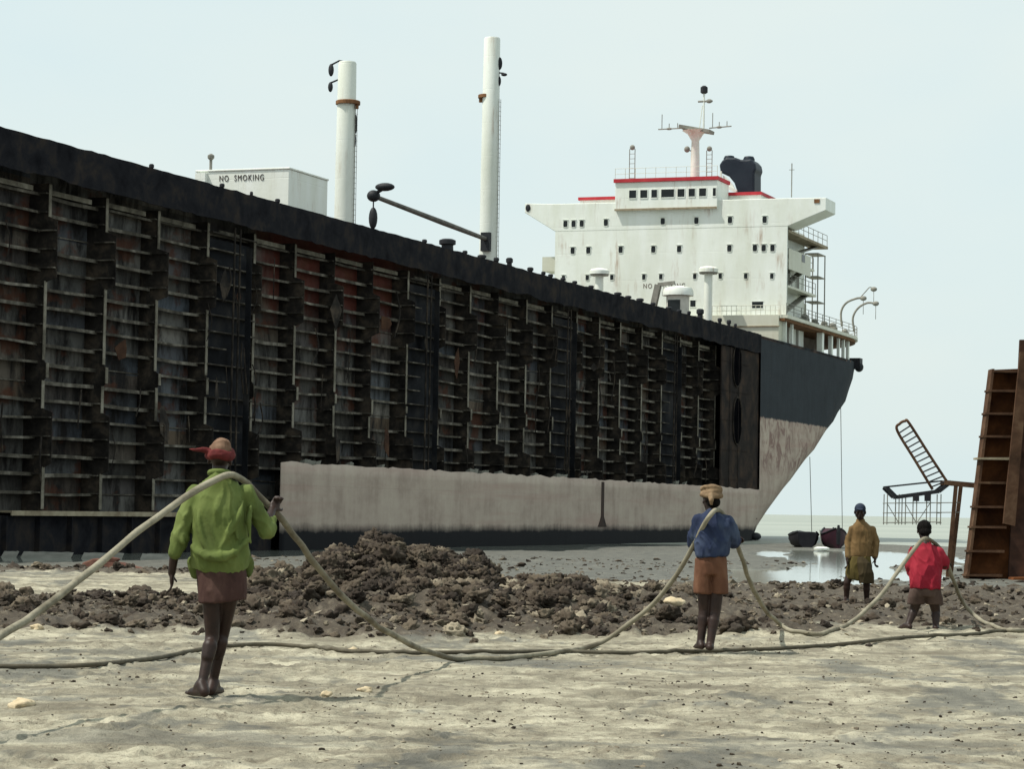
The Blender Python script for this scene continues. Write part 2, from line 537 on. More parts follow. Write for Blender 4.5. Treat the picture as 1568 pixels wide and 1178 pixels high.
def H(X, Y, detail=True):
    X = np.asarray(X, float); Y = np.asarray(Y, float)
    z = -0.86 * ss(44, 84, Y) - 1.7 * ss(190, 262, Y + 8 * fbm(X * 0.03, Y * 0.03, 3, 9))
    near = 1 - ss(60, 90, Y)
    z = z + fbm(X * 0.45, Y * 0.25, 4, 1) * 0.055 * near + fbm(X * 0.15, Y * 0.05, 4, 2) * 0.07 * ss(60, 90, Y)
    for cx, cy, sx, sy in POOLS:
        q = ((X - cx) / sx) ** 2 + ((Y - cy) / sy) ** 2 + 0.9 * fbm(X * 0.8, Y * 0.15, 3, 31)
        z = z - 0.20 * (1 - ss(0.6, 1.25, q)) * ss(70, 80, Y)
    hd = (X - 24.83) * 0.9367 - (Y - 230.0) * 0.3502
    z = z - 0.22 * (1 - ss(5.0, 8.5, hd + 2.5 * fbm(X * 0.15, Y * 0.06, 3, 61))) * ss(66, 74, Y) * (1 - ss(200, 215, Y))
    mk = mud_mask(X, Y)
    hp = np.zeros_like(X)
    for cx, cy, sx, sy, h in HEAP:
        hp = np.maximum(hp, h * np.exp(-((X - cx) / sx) ** 2 - ((Y - cy) / sy) ** 2)) + 0.25 * np.minimum(hp, h * np.exp(-((X - cx) / sx) ** 2 - ((Y - cy) / sy) ** 2))
    z = z + hp * 1.1 + mk * 0.07
    if detail:
        rid = 1 - np.abs(fbm(X * 1.9, Y * 1.3, 4, 21, 0.6)) * 2
        z = z + mk * (0.12 * (rid - 0.5) + 0.07 * fbm(X * 6, Y * 4, 3, 23))
        z = z + (1 - mk) * near * (fbm(X * 3.2, Y * 2.2, 4, 25, 0.6) * 0.022 - 0.03 * ss(0.35, 0.7, fbm(X * 2.4, Y * 2.0, 3, 27)))
        z = z + (1 - mk) * near * (dents(X, Y, .42, .13, .028, 81) + dents(X, Y, .27, .07, .016, 91)) * (.35 + .65 * ss(-.2, .3, fbm(X * .6, Y * .4, 2, 95)))
        z = z + ss(70, 90, Y) * fbm(X * 0.8, Y * 0.35, 4, 29, 0.6) * 0.05
        # wheel and drag ruts along the beach
        z = z - (1 - mk) * near * 0.03 * ss(0.25, 0.6, fbm(X * 0.25 + Y * 0.02, Y * 2.6, 3, 33))
    return z


def dents(X, Y, cell, r, depth, seed):
    """trampled hollows, one jittered oval in some of the cells"""
    z = np.zeros_like(X)
    cx0, cy0 = np.floor(X / cell), np.floor(Y / cell)
    for dx in (-1, 0, 1):
        for dy in (-1, 0, 1):
            cx, cy = cx0 + dx, cy0 + dy
            jx, jy = _hash(cx, cy, seed), _hash(cx, cy, seed + 1)
            on = _hash(cx, cy, seed + 2)
            an = _hash(cx, cy, seed + 3) * 3.14
            u, v = X - (cx + jx) * cell, Y - (cy + jy) * cell
            p, q = u * np.cos(an) + v * np.sin(an), -u * np.sin(an) + v * np.cos(an)
            d2 = (p / r) ** 2 + (q / (r * .5)) ** 2
            z = z + np.where(on > .35, -depth * np.exp(-d2) + depth * .55 * np.exp(-(np.sqrt(d2) - 1.6) ** 2 * 4), 0)
    return z


def h1(x, y):
    return float(H(np.array([x]), np.array([y]))[0])


def on_ground(px, py, lift=0.0):
    d = ray(px, py); d = d / d.y
    Ys = np.geomspace(8, 300, 1500)
    gap = CAM_Z + d.z * Ys - H(d.x * Ys, Ys) - lift
    k = int(np.argmax(gap <= 0))
    a, b = Ys[max(k - 1, 0)], Ys[k]
    Y = a + (b - a) * gap[max(k - 1, 0)] / max(1e-9, gap[max(k - 1, 0)] - gap[k])
    return Vector((d.x * Y, Y, h1(d.x * Y, Y) + lift))


def ground_mat():
    m = NT('beach_sand_and_mud')
    at = m.n('ShaderNodeVertexColor'); at.layer_name = 'kind'
    sp = m.n('ShaderNodeSeparateColor'); m.link(at.outputs['Color'], sp.inputs[0])
    v = m.coord('Object')
    f1 = m.noise(v, 1.3, 8, 0.68)
    f2 = m.noise(m.coord('Object', (1, 0.6, 1)), 7.0, 8, 0.75)
    f3 = m.noise(v, 45.0, 3, 0.6)
    sand = m.ramp(f1, [(0.32, (0.15, 0.134, 0.10)), (0.47, (0.285, 0.26, 0.193)), (0.62, (0.485, 0.45, 0.338))])
    sand = m.mix(m.ramp(f2, [(0.50, 0.0), (0.64, 0.85)]), sand, (0.15, 0.128, 0.093))
    sand = m.mix(m.ramp(m.noise(m.coord('Object', (.35, 1.0, 1)), 1.1, 6, .7, .5), [(.53, 0.0), (.64, .75)]), sand, (.155, .135, .10))
    sand = m.mix(m.ramp(f3, [(0.58, 0.0), (0.68, 0.5)]), sand, (0.17, 0.15, 0.11))
    mud = m.ramp(f2, [(0.3, (0.045, 0.036, 0.028)), (0.52, (0.085, 0.07, 0.053)), (0.72, (0.18, 0.155, 0.115))])
    flat = m.ramp(m.math('ADD', m.math('MULTIPLY', f1, .6), m.math('MULTIPLY', f2, .4)), [(0.36, (0.060, 0.060, 0.053)), (0.5, (0.105, 0.105, 0.092)), (0.62, (0.19, 0.185, 0.155))])
    col = m.mix(sp.outputs[1], sand, flat)
    km = m.math('ADD', sp.outputs[0], m.math('MULTIPLY', m.math('SUBTRACT', f2, 0.5), 1.1))
    k = m.n('ShaderNodeMapRange'); k.inputs['From Min'].default_value = 0.35; k.inputs['From Max'].default_value = 0.62
    m.link(km, k.inputs['Value'])
    col = m.mix(k.outputs[0], col, mud)
    m.base(col)
    r = m.math('SUBTRACT', 0.95, m.math('MULTIPLY', sp.outputs[1], 0.25))
    m.rough(r)
    m.b.inputs['Specular IOR Level'].default_value = 0.2
    m.bump(m.math('ADD', m.math('MULTIPLY', f2, 1.0), m.math('MULTIPLY', f3, 0.35)), 0.85, 0.06)
    return m.m


def build_ground():
    Yr = [-40, -25, -12, -4, 2, 6, 8]
    y = 9.0
    while y < 420:
        Yr.append(y); y += max(0.02, y * y * 0.00016) if y < 60 else max(0.6, y * 0.012)
    Yr += [520, 700, 1000, 1500, 2500]
    Yr = np.array(Yr)
    u = np.concatenate([np.linspace(-3, -0.5, 24), np.linspace(-0.48, -0.25, 30), np.linspace(-0.245, 0.245, 560), np.linspace(0.25, 0.48, 30), np.linspace(0.5, 3, 24)])
    X = u[None, :] * np.maximum(Yr, 9)[:, None]
    Y = np.repeat(Yr[:, None], len(u), 1)
    Z = H(X, Y)
    nr, nc = X.shape
    V = np.stack([X, Y, Z], -1).reshape(-1, 3)
    idx = np.arange(nr * nc).reshape(nr, nc)
    F = np.stack([idx[:-1, :-1], idx[:-1, 1:], idx[1:, 1:], idx[1:, :-1]], -1).reshape(-1, 4)
    o = np_mesh('ground', V, F, ground_mat(), True)
    a = o.data.color_attributes.new('kind', 'FLOAT_COLOR', 'POINT')
    mk = mud_mask(X, Y)
    wet = ss(47, 60, Y + 3 * fbm(X * 0.2, Y * 0.1, 3, 41) - 5 * (1 - ss(-4, -1, X)) + 0 * X)
    pat = .55 * fbm(X * 0.55, Y * 0.30, 3, 43, .6) + .75 * fbm(X * 2.3, Y * 1.1, 5, 44, .68)
    drag = ss(.3, .55, fbm(X * 0.22 + Y * .03, Y * 2.2, 3, 47)) * .5
    wet = np.maximum(wet, np.maximum(0.75 * ss(0.08, 0.36, pat), drag) * ss(9, 12, Y))
    data = np.stack([mk, wet, np.zeros_like(mk), np.ones_like(mk)], -1).astype(np.float32)
    a.data.foreach_set('color', data.ravel())
    tag(o, 'pale sandy beach with dark churned mud and grey tidal flats', kind='structure')
    return o


build_ground()


# water: sea and the pools standing on the flats share one level
def water_mat(name, rough, bump):
    m = NT(name)
    v = m.coord('Object', (1, 0.35, 1))
    m.base(m.ramp(m.noise(m.coord('Object', (0.004, 0.02, 1)), 1.0, 4), [(0.35, (0.22, 0.245, 0.21)), (0.65, (0.30, 0.32, 0.275))]))
    m.rough(rough)
    m.b.inputs['IOR'].default_value = 1.33
    h = m.math('ADD', m.noise(v, 0.6, 3), m.math('MULTIPLY', m.noise(v, 3.5, 3), 0.3))
    m.bump(h, bump, 0.1)
    return m.m


def build_water():
    def sheet(name, ys, z, mat, label):
        m = MB()
        for a, b in zip(ys[:-1], ys[1:]):
            xa, xb = max(a * 2, 300), max(b * 2, 300)
            m.add([(-xa, a, z), (xa, a, z), (xb, b, z), (-xb, b, z)], [(0, 1, 2, 3)])
        tag(m.build(name, mat), label, kind='structure')
    sheet('tidal_pool', [66, 120, 185], -0.97, water_mat('still_pool_water', .06, .05), 'still pools of water left on the mud flats by the tide')
    sheet('sea', [185, 400, 1000, 3000, 9000, 30000], -0.97, water_mat('shallow_sea_water', .45, .8), 'pale grey green sea reaching to the horizon')


build_water()


# mud clods lying about
def build_clods():
    def ico(sub):
        bm = bmesh.new(); bmesh.ops.create_icosphere(bm, subdivisions=sub, radius=1)
        V = np.array([v.co[:] for v in bm.verts]); F = np.array([[v.index for v in f.verts] for f in bm.faces]); bm.free()
        return V, F
    var = {}
    for sub in (1, 2, 3, 4):
        V, F = ico(sub)
        L = []
        for k in range(8):
            o = Vector((k * 7.3, k * 3.1, sub * 5))
            d = np.array([1.1 + 0.6 * mnoise.noise(Vector(p) * 1.1 + o) - 0.7 * abs(mnoise.noise(Vector(p) * 2.2 + o)) + 0.42 * mnoise.noise(Vector(p) * 4.5 + o) - .25 * abs(mnoise.noise(Vector(p) * 9 + o)) for p in V])
            L.append(V * d[:, None])
        var[sub] = (L, F)
    VV, FF, TT, SS, off = [], [], [], [], 0

    def put(x, y, s, z, sub, flat, tone=None):
        nonlocal off
        L, F = var[sub]
        V = L[rng.integers(8)].copy()
        V *= np.array([s * rng.uniform(0.8, 1.35), s * rng.uniform(0.8, 1.25), s * flat])
        M3 = np.array(Euler((rng.uniform(-.5, .5), rng.uniform(-.5, .5), rng.uniform(0, 6.28))).to_matrix())
        V = V @ M3.T + np.array([x, y, z])
        VV.append(V); FF.append(F + off); off += len(V)
        SS.append(np.full(len(F), sub >= 3))
        TT.append(np.full(len(V), rng.beta(2.2, 3.6) if tone is None else tone))
    # in the churned bands and on the heap
    N = 74000
    Y = 66 - rng.uniform(0, 1, N) ** 0.75 * 40.5; X = rng.uniform(-1, 1, N) * 0.235 * Y
    clump = 0.25 + 0.75 * ss(-0.15, 0.35, fbm(X * 1.1, Y * 0.6, 3, 71))
    keep = rng.uniform(0, 1, N) < mud_mask(X, Y) ** 1.2 * np.where(Y > 48, 0.3, 0.55) * np.where(X > 3, 0.5, 1.0) * clump
    X, Y = X[keep], Y[keep]
    S = np.clip(rng.lognormal(-3.55, 0.66, len(X)), 0.010, 0.15)
    S = np.where((X > 2.5), S * 0.8, S)
    Z = H(X, Y)
    for x, y, s, z in zip(X, Y, S, Z):
        put(x, y, s, z + s * 0.2, 4 if s > 0.10 else (3 if s > .055 else (2 if s > 0.03 else 1)), rng.uniform(0.45, 0.9))
    # extra lumps over the heap
    for cx, cy, sx, sy, h in HEAP[:7]:
        n = 560
        X = rng.normal(cx, sx * 0.75, n); Y = rng.normal(cy - 0.5, sy * 0.7, n); Z = H(X, Y)
        for x, y, z in zip(X, Y, Z):
            s = float(np.clip(rng.lognormal(-3.15, 0.62), 0.015, 0.15))
            put(x, y, s, z + s * 0.25, 4 if s > 0.1 else (3 if s > .055 else 2), rng.uniform(0.5, 0.95))
    # pale shards and chips caught in the mud
    N = 900
    Y = rng.uniform(26, 50, N); X = rng.uniform(-1, 1, N) * 0.235 * Y
    keep = rng.uniform(0, 1, N) < mud_mask(X, Y)
    X, Y = X[keep], Y[keep]; Z = H(X, Y)
    for x, y, z in zip(X, Y, Z):
        put(x, y, float(rng.uniform(.015, .055)), z + .03, 1, .3, float(rng.uniform(.85, 1.0)))
    # lumps on the flats beyond
    N = 2600
    Y = rng.uniform(50, 120, N); X = rng.uniform(-0.1, 0.24, N) * Y; Z = H(X, Y)
    for x, y, z in zip(X, Y, Z):
        if z > -0.95: put(x, y, float(np.clip(rng.lognormal(-3.0, 0.6), 0.02, 0.22)), z, 1, 0.5)
    # pale shell and rust chips on the sand
    N = 1500
    Y = rng.uniform(12, 30, N); X = rng.uniform(-1, 1, N) * 0.235 * Y; Z = H(X, Y)
    for x, y, z in zip(X, Y, Z):
        put(x, y, float(np.clip(rng.lognormal(-5.0, .5), .003, .02)), z + .003, 1, .35, float(rng.uniform(.7, 1.0)))
    # crumbs scattered over the sand
    N = 7000
    Y = rng.uniform(12, 30, N); X = rng.uniform(-1, 1, N) * 0.235 * Y
    keep = rng.uniform(0, 1, N) < 0.15 + 0.85 * ss(0.0, 0.6, fbm(X * 0.7, Y * 0.6, 3, 55))
    X, Y = X[keep], Y[keep]
    S = np.clip(rng.lognormal(-5.05, 0.5, len(X)), 0.003, 0.019)
    Z = H(X, Y)
    for x, y, s, z in zip(X, Y, S, Z):
        put(x, y, s, z + s * 0.2, 2 if s > 0.03 else 1, 0.7)
    V = np.concatenate(VV); F = np.concatenate(FF)
    m = NT('drying_mud_clods')
    v = m.coord('Object')
    f = m.noise(v, 2.2, 6, 0.65)
    g = m.noise(v, 14, 5, 0.65)
    at = m.n('ShaderNodeVertexColor'); at.layer_name = 'tone'
    sp = m.n('ShaderNodeSeparateColor'); m.link(at.outputs['Color'], sp.inputs[0])
    ff = m.math('ADD', m.math('MULTIPLY', sp.outputs[0], .72), m.math('MULTIPLY', m.math('SUBTRACT', f, .5), .9))
    col = m.ramp(ff, [(0.10, (0.026, 0.019, 0.014)), (0.30, (0.058, 0.044, 0.031)), (0.48, (0.11, 0.088, 0.062)), (0.70, (0.30, 0.26, 0.19))])
    col = m.mix(m.ramp(g, [(0.58, 0.0), (0.75, 0.4)]), col, (0.15, 0.125, 0.09))
    m.base(col); m.rough(0.9); m.b.inputs['Specular IOR Level'].default_value = 0.25
    m.bump(m.noise(v, 30, 5), 0.6, 0.02)
    o = np_mesh('mud_clods', V, F, m.m, False)
    o.data.polygons.foreach_set('use_smooth', np.concatenate(SS))
    a = o.data.color_attributes.new('tone', 'FLOAT_COLOR', 'POINT')
    T = np.concatenate(TT); a.data.foreach_set('color', np.stack([T, T, T, np.ones_like(T)], -1).astype(np.float32).ravel())
    tag(o, 'dark clods of drying mud heaped and strewn across the beach', 'mud', kind='stuff')


build_clods()

# ------------------------------------------------------------------ the ship
TH = rad(20.5)
SD = Vector((math.sin(TH), math.cos(TH), 0))          # towards the stern
SN = Vector((math.cos(TH), -math.sin(TH), 0))         # out of the near side
P0 = Vector((24.83, 230.0, 0))
ship = empty('cargo_ship', P0, rad(90 - 20.5))        # local x to the stern, local y away from the near side
tag(ship, 'half scrapped cargo ship with opened ribbed side, white bridge and black stern', 'ship')


def s_b(px, py, b):
    """ship coordinates (t, z) of the spot seen at (px, py) on the fore-and-aft plane b"""
    d = ray(px, py); o = Vector((0, 0, CAM_Z))
    k = ((P0 + SN * b) - o).dot(SN) / d.dot(SN)
    p = o + d * k - P0
    return p.dot(SD), p.z


def s_t(px, py, t):
    """ship coordinates (b, z) of the spot seen at (px, py) on the athwartships plane t"""
    d = ray(px, py); o = Vector((0, 0, CAM_Z))
    k = ((P0 + SD * t) - o).dot(SD) / d.dot(SD)
    p = o + d * k - P0
    return p.dot(SN), p.z


class SB(MB):
    """mesh in ship coordinates given as (t, b, z)"""
    def sbox(self, t0, t1, b0, b1, z0, z1):
        self.box(t0, t1, -b0, -b1, z0, z1)


def L(t, b, z):
    return (t, -b, z)


DECK = 16.9
BEAM = 22.4
PITCHF = 5.07
FR = [-111.9 + PITCHF * k for k in range(-8, 19)]      # frame stations
T_CUT = -9.1
T_FWD = FR[0]
BACK, SHAL, DEEP = -1.80, -0.82, -0.32


# hull lines: the near side stays flat (b = 0) to ts(z), then curves in to the centreline
SIL = [(1150, 838), (1156, 812), (1172, 788), (1200, 752), (1238, 702), (1266, 660), (1291, 615), (1301, 590), (1308, 562)]


def plan(t, ts, Lc, p=2.4):
    u = max(0.0, (t - ts) / Lc)
    return -BEAM / 2 * min(1.0, u) ** p


def px_of(t, b, z):
    p = P0 + SD * t + SN * b + Vector((0, 0, z - CAM_Z))
    q = CAM_M.to_3x3().transposed() @ p
    return 784 + F_PX * q.x / -q.z, 589 - F_PX * q.y / -q.z


def sil_x(z):
    """picture x of the stern outline at the height z"""
    y0 = None
    for (xa, ya), (xb, yb) in zip(SIL[:-1], SIL[1:]):
        za, zb = (790 - ya) / F_PX * 236 + CAM_Z, (790 - yb) / F_PX * 252 + CAM_Z
        if za <= z <= zb:
            return xa + (xb - xa) * (z - za) / (zb - za)
    return SIL[0][0] if z < 0 else SIL[-1][0]


def lines(z):
    Lc = 27 - 8 * min(1, max(0, z / DECK))
    tgt = sil_x(z)
    lo, hi = -60.0, 45.0
    for _ in range(30):
        ts = (lo + hi) / 2
        mx = max(px_of(t, plan(t, ts, Lc), z)[0] for t in [ts + Lc * k / 24 for k in range(25)])
        if mx > tgt: hi = ts
        else: lo = ts
    return ts, Lc


ZROWS = [-1.6, -0.9, -0.3, 0.3, 0.9, 1.6, 2.3, 3.0, 3.7, 4.6, 5.6, 6.6, 7.6, 8.6, 9.6, 10.6, 11.6, 12.8, 14.0, 15.2, 16.1, DECK]
LN = {z: lines(z) for z in ZROWS}


def shell_rows(zs, t0, te_fn, n, m, mirror=False, gap=0.0):
    vs = []
    for z in zs:
        ts, Lc = LN[z]
        te = te_fn(z)
        for k in range(n + 1):
            t = t0 + (te - t0) * k / n
            b = plan(t, ts, Lc) - gap
            if mirror: b = -BEAM - b
            vs.append(L(t, b, z))
    fs = []
    for i in range(len(zs) - 1):
        for k in range(n):
            a = i * (n + 1) + k
            fs.append((a, a + 1, a + n + 2, a + n + 1))
    m.add(vs, fs)


def solid(o, th):
    s = o.modifiers.new('thickness', 'SOLIDIFY'); s.thickness = th; s.offset = 0
    return o


# stern, from the cut edge to the sternpost, both sides
m = MB()
te = lambda z: LN[z][0] + LN[z][1]
shell_rows(ZROWS, T_CUT, te, 40, m)
shell_rows(ZROWS, T_CUT, te, 40, m, mirror=True)
o = m.build('stern_shell', M['hull'], ship, True)
# far side and the low strip of plating left on the near side
m = MB(); m.sbox = None
m.box(T_FWD, T_CUT, BEAM - 0.02, BEAM + 0.02, -1.6, DECK)
m.build('far_shell', M['hull'], ship)

T_STRIP = s_b(429, 760, 0)[0]
m = MB()
zs = [z for z in ZROWS if z <= 3.7]
n = 150
vs = []
for z in zs:
    ts, Lc = LN[z]
    for k in range(n + 1):
        t = T_STRIP + (T_CUT - T_STRIP) * k / n
        zz = z
        if z == 3.7:   # torch-cut upper edge
            zz = 3.62 + 0.13 * mnoise.noise((t * 0.45, 3, 0)) + 0.10 * mnoise.noise((t * 1.7, 8, 0)) - 0.12 * max(0, (t + 60) / 50)
        vs.append(L(t, plan(t, ts, Lc), zz))
fs = []
for i in range(len(zs) - 1):
    for k in range(n):
        a = i * (n + 1) + k
        fs.append((a, a + 1, a + n + 2, a + n + 1))
m.add(vs, fs)
strip = solid(m.build('side_shell', M['hull'], ship, True), 0.05)
# curled bright slag on the cut edge
for k in range(44):
    t = random.uniform(T_STRIP, -30)
    if mnoise.noise((t * 0.25, 1, 5)) < 0.0: continue
    w = random.uniform(0.2, 0.9)
    m = MB()
    m.hexa([L(t, -0.05, 3.55), L(t + w, -0.05, 3.55), L(t + w, -0.3, 3.55), L(t, -0.3, 3.55),
            L(t, 0.02, 3.75 + random.uniform(0, .12)), L(t + w, 0.02, 3.75 + random.uniform(0, .12)), L(t + w, -0.3, 3.72), L(t, -0.3, 3.72)])
    m.build('torn_edge', M['grey_steel'], strip)
ts_, zs_ = s_b(922, 770, 0)
m = MB(); m.prism([(ts_ - .28, 3.45), (ts_ + .28, 3.45), (ts_ + .30, 1.0), (ts_ + .95, .25), (ts_ - .95, .25), (ts_ - .30, 1.0)], lambda u, v, w: L(u, w, v), 0.027, 0.06)
m.build('rust_seam', worn('seam_rust', (0.02, 0.014, 0.012), (0.05, 0.028, 0.02), 1.0, 0.8), strip)

# inside of the wing tanks
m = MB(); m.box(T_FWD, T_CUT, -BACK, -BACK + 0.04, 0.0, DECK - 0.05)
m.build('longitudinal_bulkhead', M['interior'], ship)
m = MB(); m.box(T_FWD, T_CUT, 0.02, BEAM, DECK - 0.04, DECK)
m.build('main_deck', M['deck'], ship)
# poop deck behind
m = MB()
ts_d, Lc_d = LN[DECK]
ring = [L(T_CUT + 0.05, 0, 0)] + [L(T_CUT + (te(DECK) - T_CUT) * k / 30, plan(T_CUT + (te(DECK) - T_CUT) * k / 30, ts_d, Lc_d), 0) for k in range(1, 31)]
pr = [(p[0], p[1]) for p in ring] + [(p[0], BEAM - p[1]) for p in ring[::-1]][1:]
m.prism(pr, lambda u, v, w: (u, v, w), DECK - 0.25, DECK - 0.02)
m.build('poop_deck', M['deck'], ship)

# sheer strake: burnt black, lower edge cut unevenly
m = MB()
n = 240
top, bot, top2, bot2 = [], [], [], []
for k in range(n + 1):
    t = T_FWD + (T_CUT - 0.02 - T_FWD) * k / n
    e = 15.35 + 0.16 * mnoise.noise((t * 0.3, 2, 2)) + 0.1 * mnoise.noise((t * 1.4, 2, 7))
    u = DECK + 0.10 + 0.07 * mnoise.noise((t * 0.9, 5, 2)) + 0.05 * mnoise.noise((t * 3, 5, 3))
    top.append(L(t, 0.0, u)); bot.append(L(t, 0.0, e))
vs = top + bot
m.add(vs, [(k, k + 1, n + 2 + k, n + 1 + k) for k in range(n)])
solid(m.build('sheer_strake', M['soot'], ship), 0.05)

# longitudinals: one angle bar per level, uneven from bay to bay
zl = [1.75 + 0.82 * k for k in range(17)]
for i, z in enumerate(zl):
    m = MB()
    for k in range(len(FR) - 1):
        a, b = FR[k] + 0.03, FR[k + 1] - 0.03
        if b > -20: continue
        r = random.random()
        za, zb = z + random.uniform(-.05, .05), z + random.uniform(-.05, .05)
        zm = (za + zb) / 2 + random.uniform(-.06, .03)
        mid = (a + b) / 2
        d = random.uniform(0.52, 0.66)
        fl = random.uniform(0.08, 0.15)
        if r < 0.07: d, fl = 0.05, 0.03
        for (p, q, zp, zq) in ((a, mid, za, zm), (mid, b, zm, zb)):
            m.hexa([L(p, BACK, zp), L(q, BACK, zq), L(q, BACK + d, zq), L(p, BACK + d, zp),
                    L(p, BACK, zp + .02), L(q, BACK, zq + .02), L(q, BACK + d, zq + .02), L(p, BACK + d, zp + .02)])
            m.hexa([L(p, BACK + d, zp - fl), L(q, BACK + d, zq - fl), L(q, BACK + d + .025, zq - fl), L(p, BACK + d + .025, zp - fl),
                    L(p, BACK + d, zp + .022), L(q, BACK + d, zq + .022), L(q, BACK + d + .025, zq + .022), L(p, BACK + d + .025, zp + .022)])
    m.build('longitudinal_stiffener', M['flange'], ship)

# transverse webs: shallow with a face bar toned pale for sky light, deep where the cross ties were
LEV = [(0.95, 2.75, SHAL), (2.75, 5.25, DEEP), (5.25, 6.75, SHAL), (6.75, 7.55, DEEP - .35), (7.55, 11.1, SHAL), (11.1, 13.55, DEEP), (13.55, 15.32, SHAL)]
BULK = [k for k in range(len(FR)) if (k - 8) % 5 == 0]     # first frame of each bulkhead bay
for k, t in enumerate(FR):
    if t > -20: continue
    ragged = max(0, (t + 70) / 60)
    m = MB()
    pts = []
    lev = []
    for (z0, z1, d) in LEV:
        j0, j1 = random.uniform(-.16, .16), random.uniform(-.16, .16)
        lev.append([z0, z1, d + random.uniform(-.08, .05)])
    for i in range(1, len(lev)):
        c = lev[i][0] + random.uniform(-.22, .22)
        lev[i][0] = c; lev[i - 1][1] = c
    for i, (z0, z1, d) in enumerate(lev):
        g0 = 0.0 if i == 0 else 0.12
        pts += [(d, z0 + (0.10 if i else 0)), (d + random.uniform(-.02, .02), z1 - (0.10 if i < len(lev) - 1 else 0))]
    poly = [(BACK, 0.95)] + pts + [(BACK, 15.32)]
    m.prism(poly, lambda u, v, w: L(w, u, v), t - 0.02, t + 0.02)
    # stiffeners on the forward face of the web
    for z in zl:
        for (z0, z1, d) in lev:
            if z0 + .1 < z < z1 - .1:
                m.mi = 1
                m.box(t - 0.24, t - 0.022, -(d - 0.04), -(BACK + 0.5), z - .03, z + .03)
                m.mi = 0
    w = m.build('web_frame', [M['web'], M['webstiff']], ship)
    for (z0, z1, d) in lev:
        if d < -0.5 and random.random() < 0.93:
            f = MB()
            f.box(t - 0.11, t + 0.11, -(d + 0.002), -(d + 0.035), z0 + .08, z1 - .05)
            f.build('face_bar', M['webflange'], w)

# face plate under the deck and the ledge at the foot
for k in range(len(FR) - 1):
    a, b = FR[k], FR[k + 1]
    if a > -25: continue
    bulk = k in BULK
    m = MB()
    e = a + (0.35 if not bulk else 1.6); g = b - (0.95 if not bulk else 1.1)
    z = 15.02 + random.uniform(-.05, .05)
    m.box(e, g, 1.05, 1.10, z - .11, z + .11)
    m.box(e, g, 1.10, -BACK - .002, z - .012, z + .012)
    m.build('deck_girder', M['webflange'], ship)
m = MB(); m.box(s_b(12, 778, -0.3)[0], T_STRIP - .1, 0.15, 1.79, 0.86, 0.94)
m.box(s_b(12, 778, -0.3)[0], T_STRIP - .1, 0.10, 0.148, 0.74, 0.95)
m.build('bilge_ledge', M['tan_steel'], ship)
m = MB(); m.box(T_FWD, T_STRIP - .02, 0.45, 0.6, -1.6, 0.735)
for k in range(16):
    t = T_FWD + k * 2.7
    if t < T_STRIP - .5: m.box(t, t + .06, 0.2, 0.448, -1.5, 0.72)
m.build('bottom_girder', M['soot'], ship)
# web feet behind the strip of shell plating
# cross-bulkheads: flush dark bays with two down-pipes
for k in BULK:
    a = FR[k]
    if a > -25 or k + 1 >= len(FR): continue
    b = FR[k + 1]
    m = MB(); m.box(a + .05, b - .05, 1.02, 1.06, 0.95, 14.6)
    for z in zl:
        m.mi = 1
        m.box(a + .06, b - .06 - random.choice((0, 0, 1.5, 3.2)), 0.62, 1.018, z - .05, z + .012)
        m.mi = 0
    m.box(a + 3.79, a + 3.82, 0.30, 0.615, 1.0, 14.4)
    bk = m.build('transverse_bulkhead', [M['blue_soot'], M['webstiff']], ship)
    for t in (a + 1.75, a + 2.35):
        p = MB(); p.tube([L(t, -.25, 1.2), L(t + .02, -.27, 8), L(t, -.25, 15.2)], 0.055, 8)
        p.build('down_pipe', M['web'], bk)
# flat engine-room plating beside the stern, two oval manholes in it
m = MB(); m.box(-21.2, T_CUT - .03, 0.16, 0.2, 0.9, 15.3)
for z in zl[::3]:
    m.box(-21.2, T_CUT - 3.4, 0.12, 0.158, z - .015, z + .015)
for t in (-21.2, -18.6, -15.9):
    m.box(t, t + .05, 0.08, 0.118, 0.95, 15.3)
eb = m.build('engine_room_plating', worn('engine_plating', (0.009, 0.008, 0.009), (0.024, 0.019, 0.017), .5, .85, .3, (0.055, 0.036, 0.026), spec=.05), ship)
for py, hh in ((560, 1.8), (645, 2.0)):
    t, z = s_b(1128, py, -0.16)
    m = MB()
    ov = [(t + 1.3 * math.cos(a), z + hh * math.copysign(abs(math.sin(a)) ** .8, math.sin(a))) for a in [2 * math.pi * i / 24 for i in range(24)]]
    m.prism(ov, lambda u, v, w: L(u, w, v), -0.157, -0.10)
    mh = m.build('manhole', worn('manhole_dark', (.002, .002, .003), (.005, .005, .006), 1, .95, 0, spec=.0), eb)
    m = MB(); m.tube([L(u, -.09, v) for u, v in ov + ov[:1]], .06, 6, False); m.build('manhole_rim', M['web'], mh)
# scale ladders, hanging cables and pipe stubs give the open side its untidiness
for k in range(60):
    t = random.uniform(-135, -24); z1 = random.uniform(4, 15); ln = random.uniform(1.0, 3.5)
    m = MB(); bb = random.uniform(-.7, -.1)
    m.tube(catmull([L(t, bb, z1), L(t + random.uniform(-.3, .3), bb + .1, z1 - ln * .5), L(t + random.uniform(-.5, .5), bb, z1 - ln)], 5), random.uniform(.02, .05), 6)
    m.build('hanging_cable', M['web'], ship)
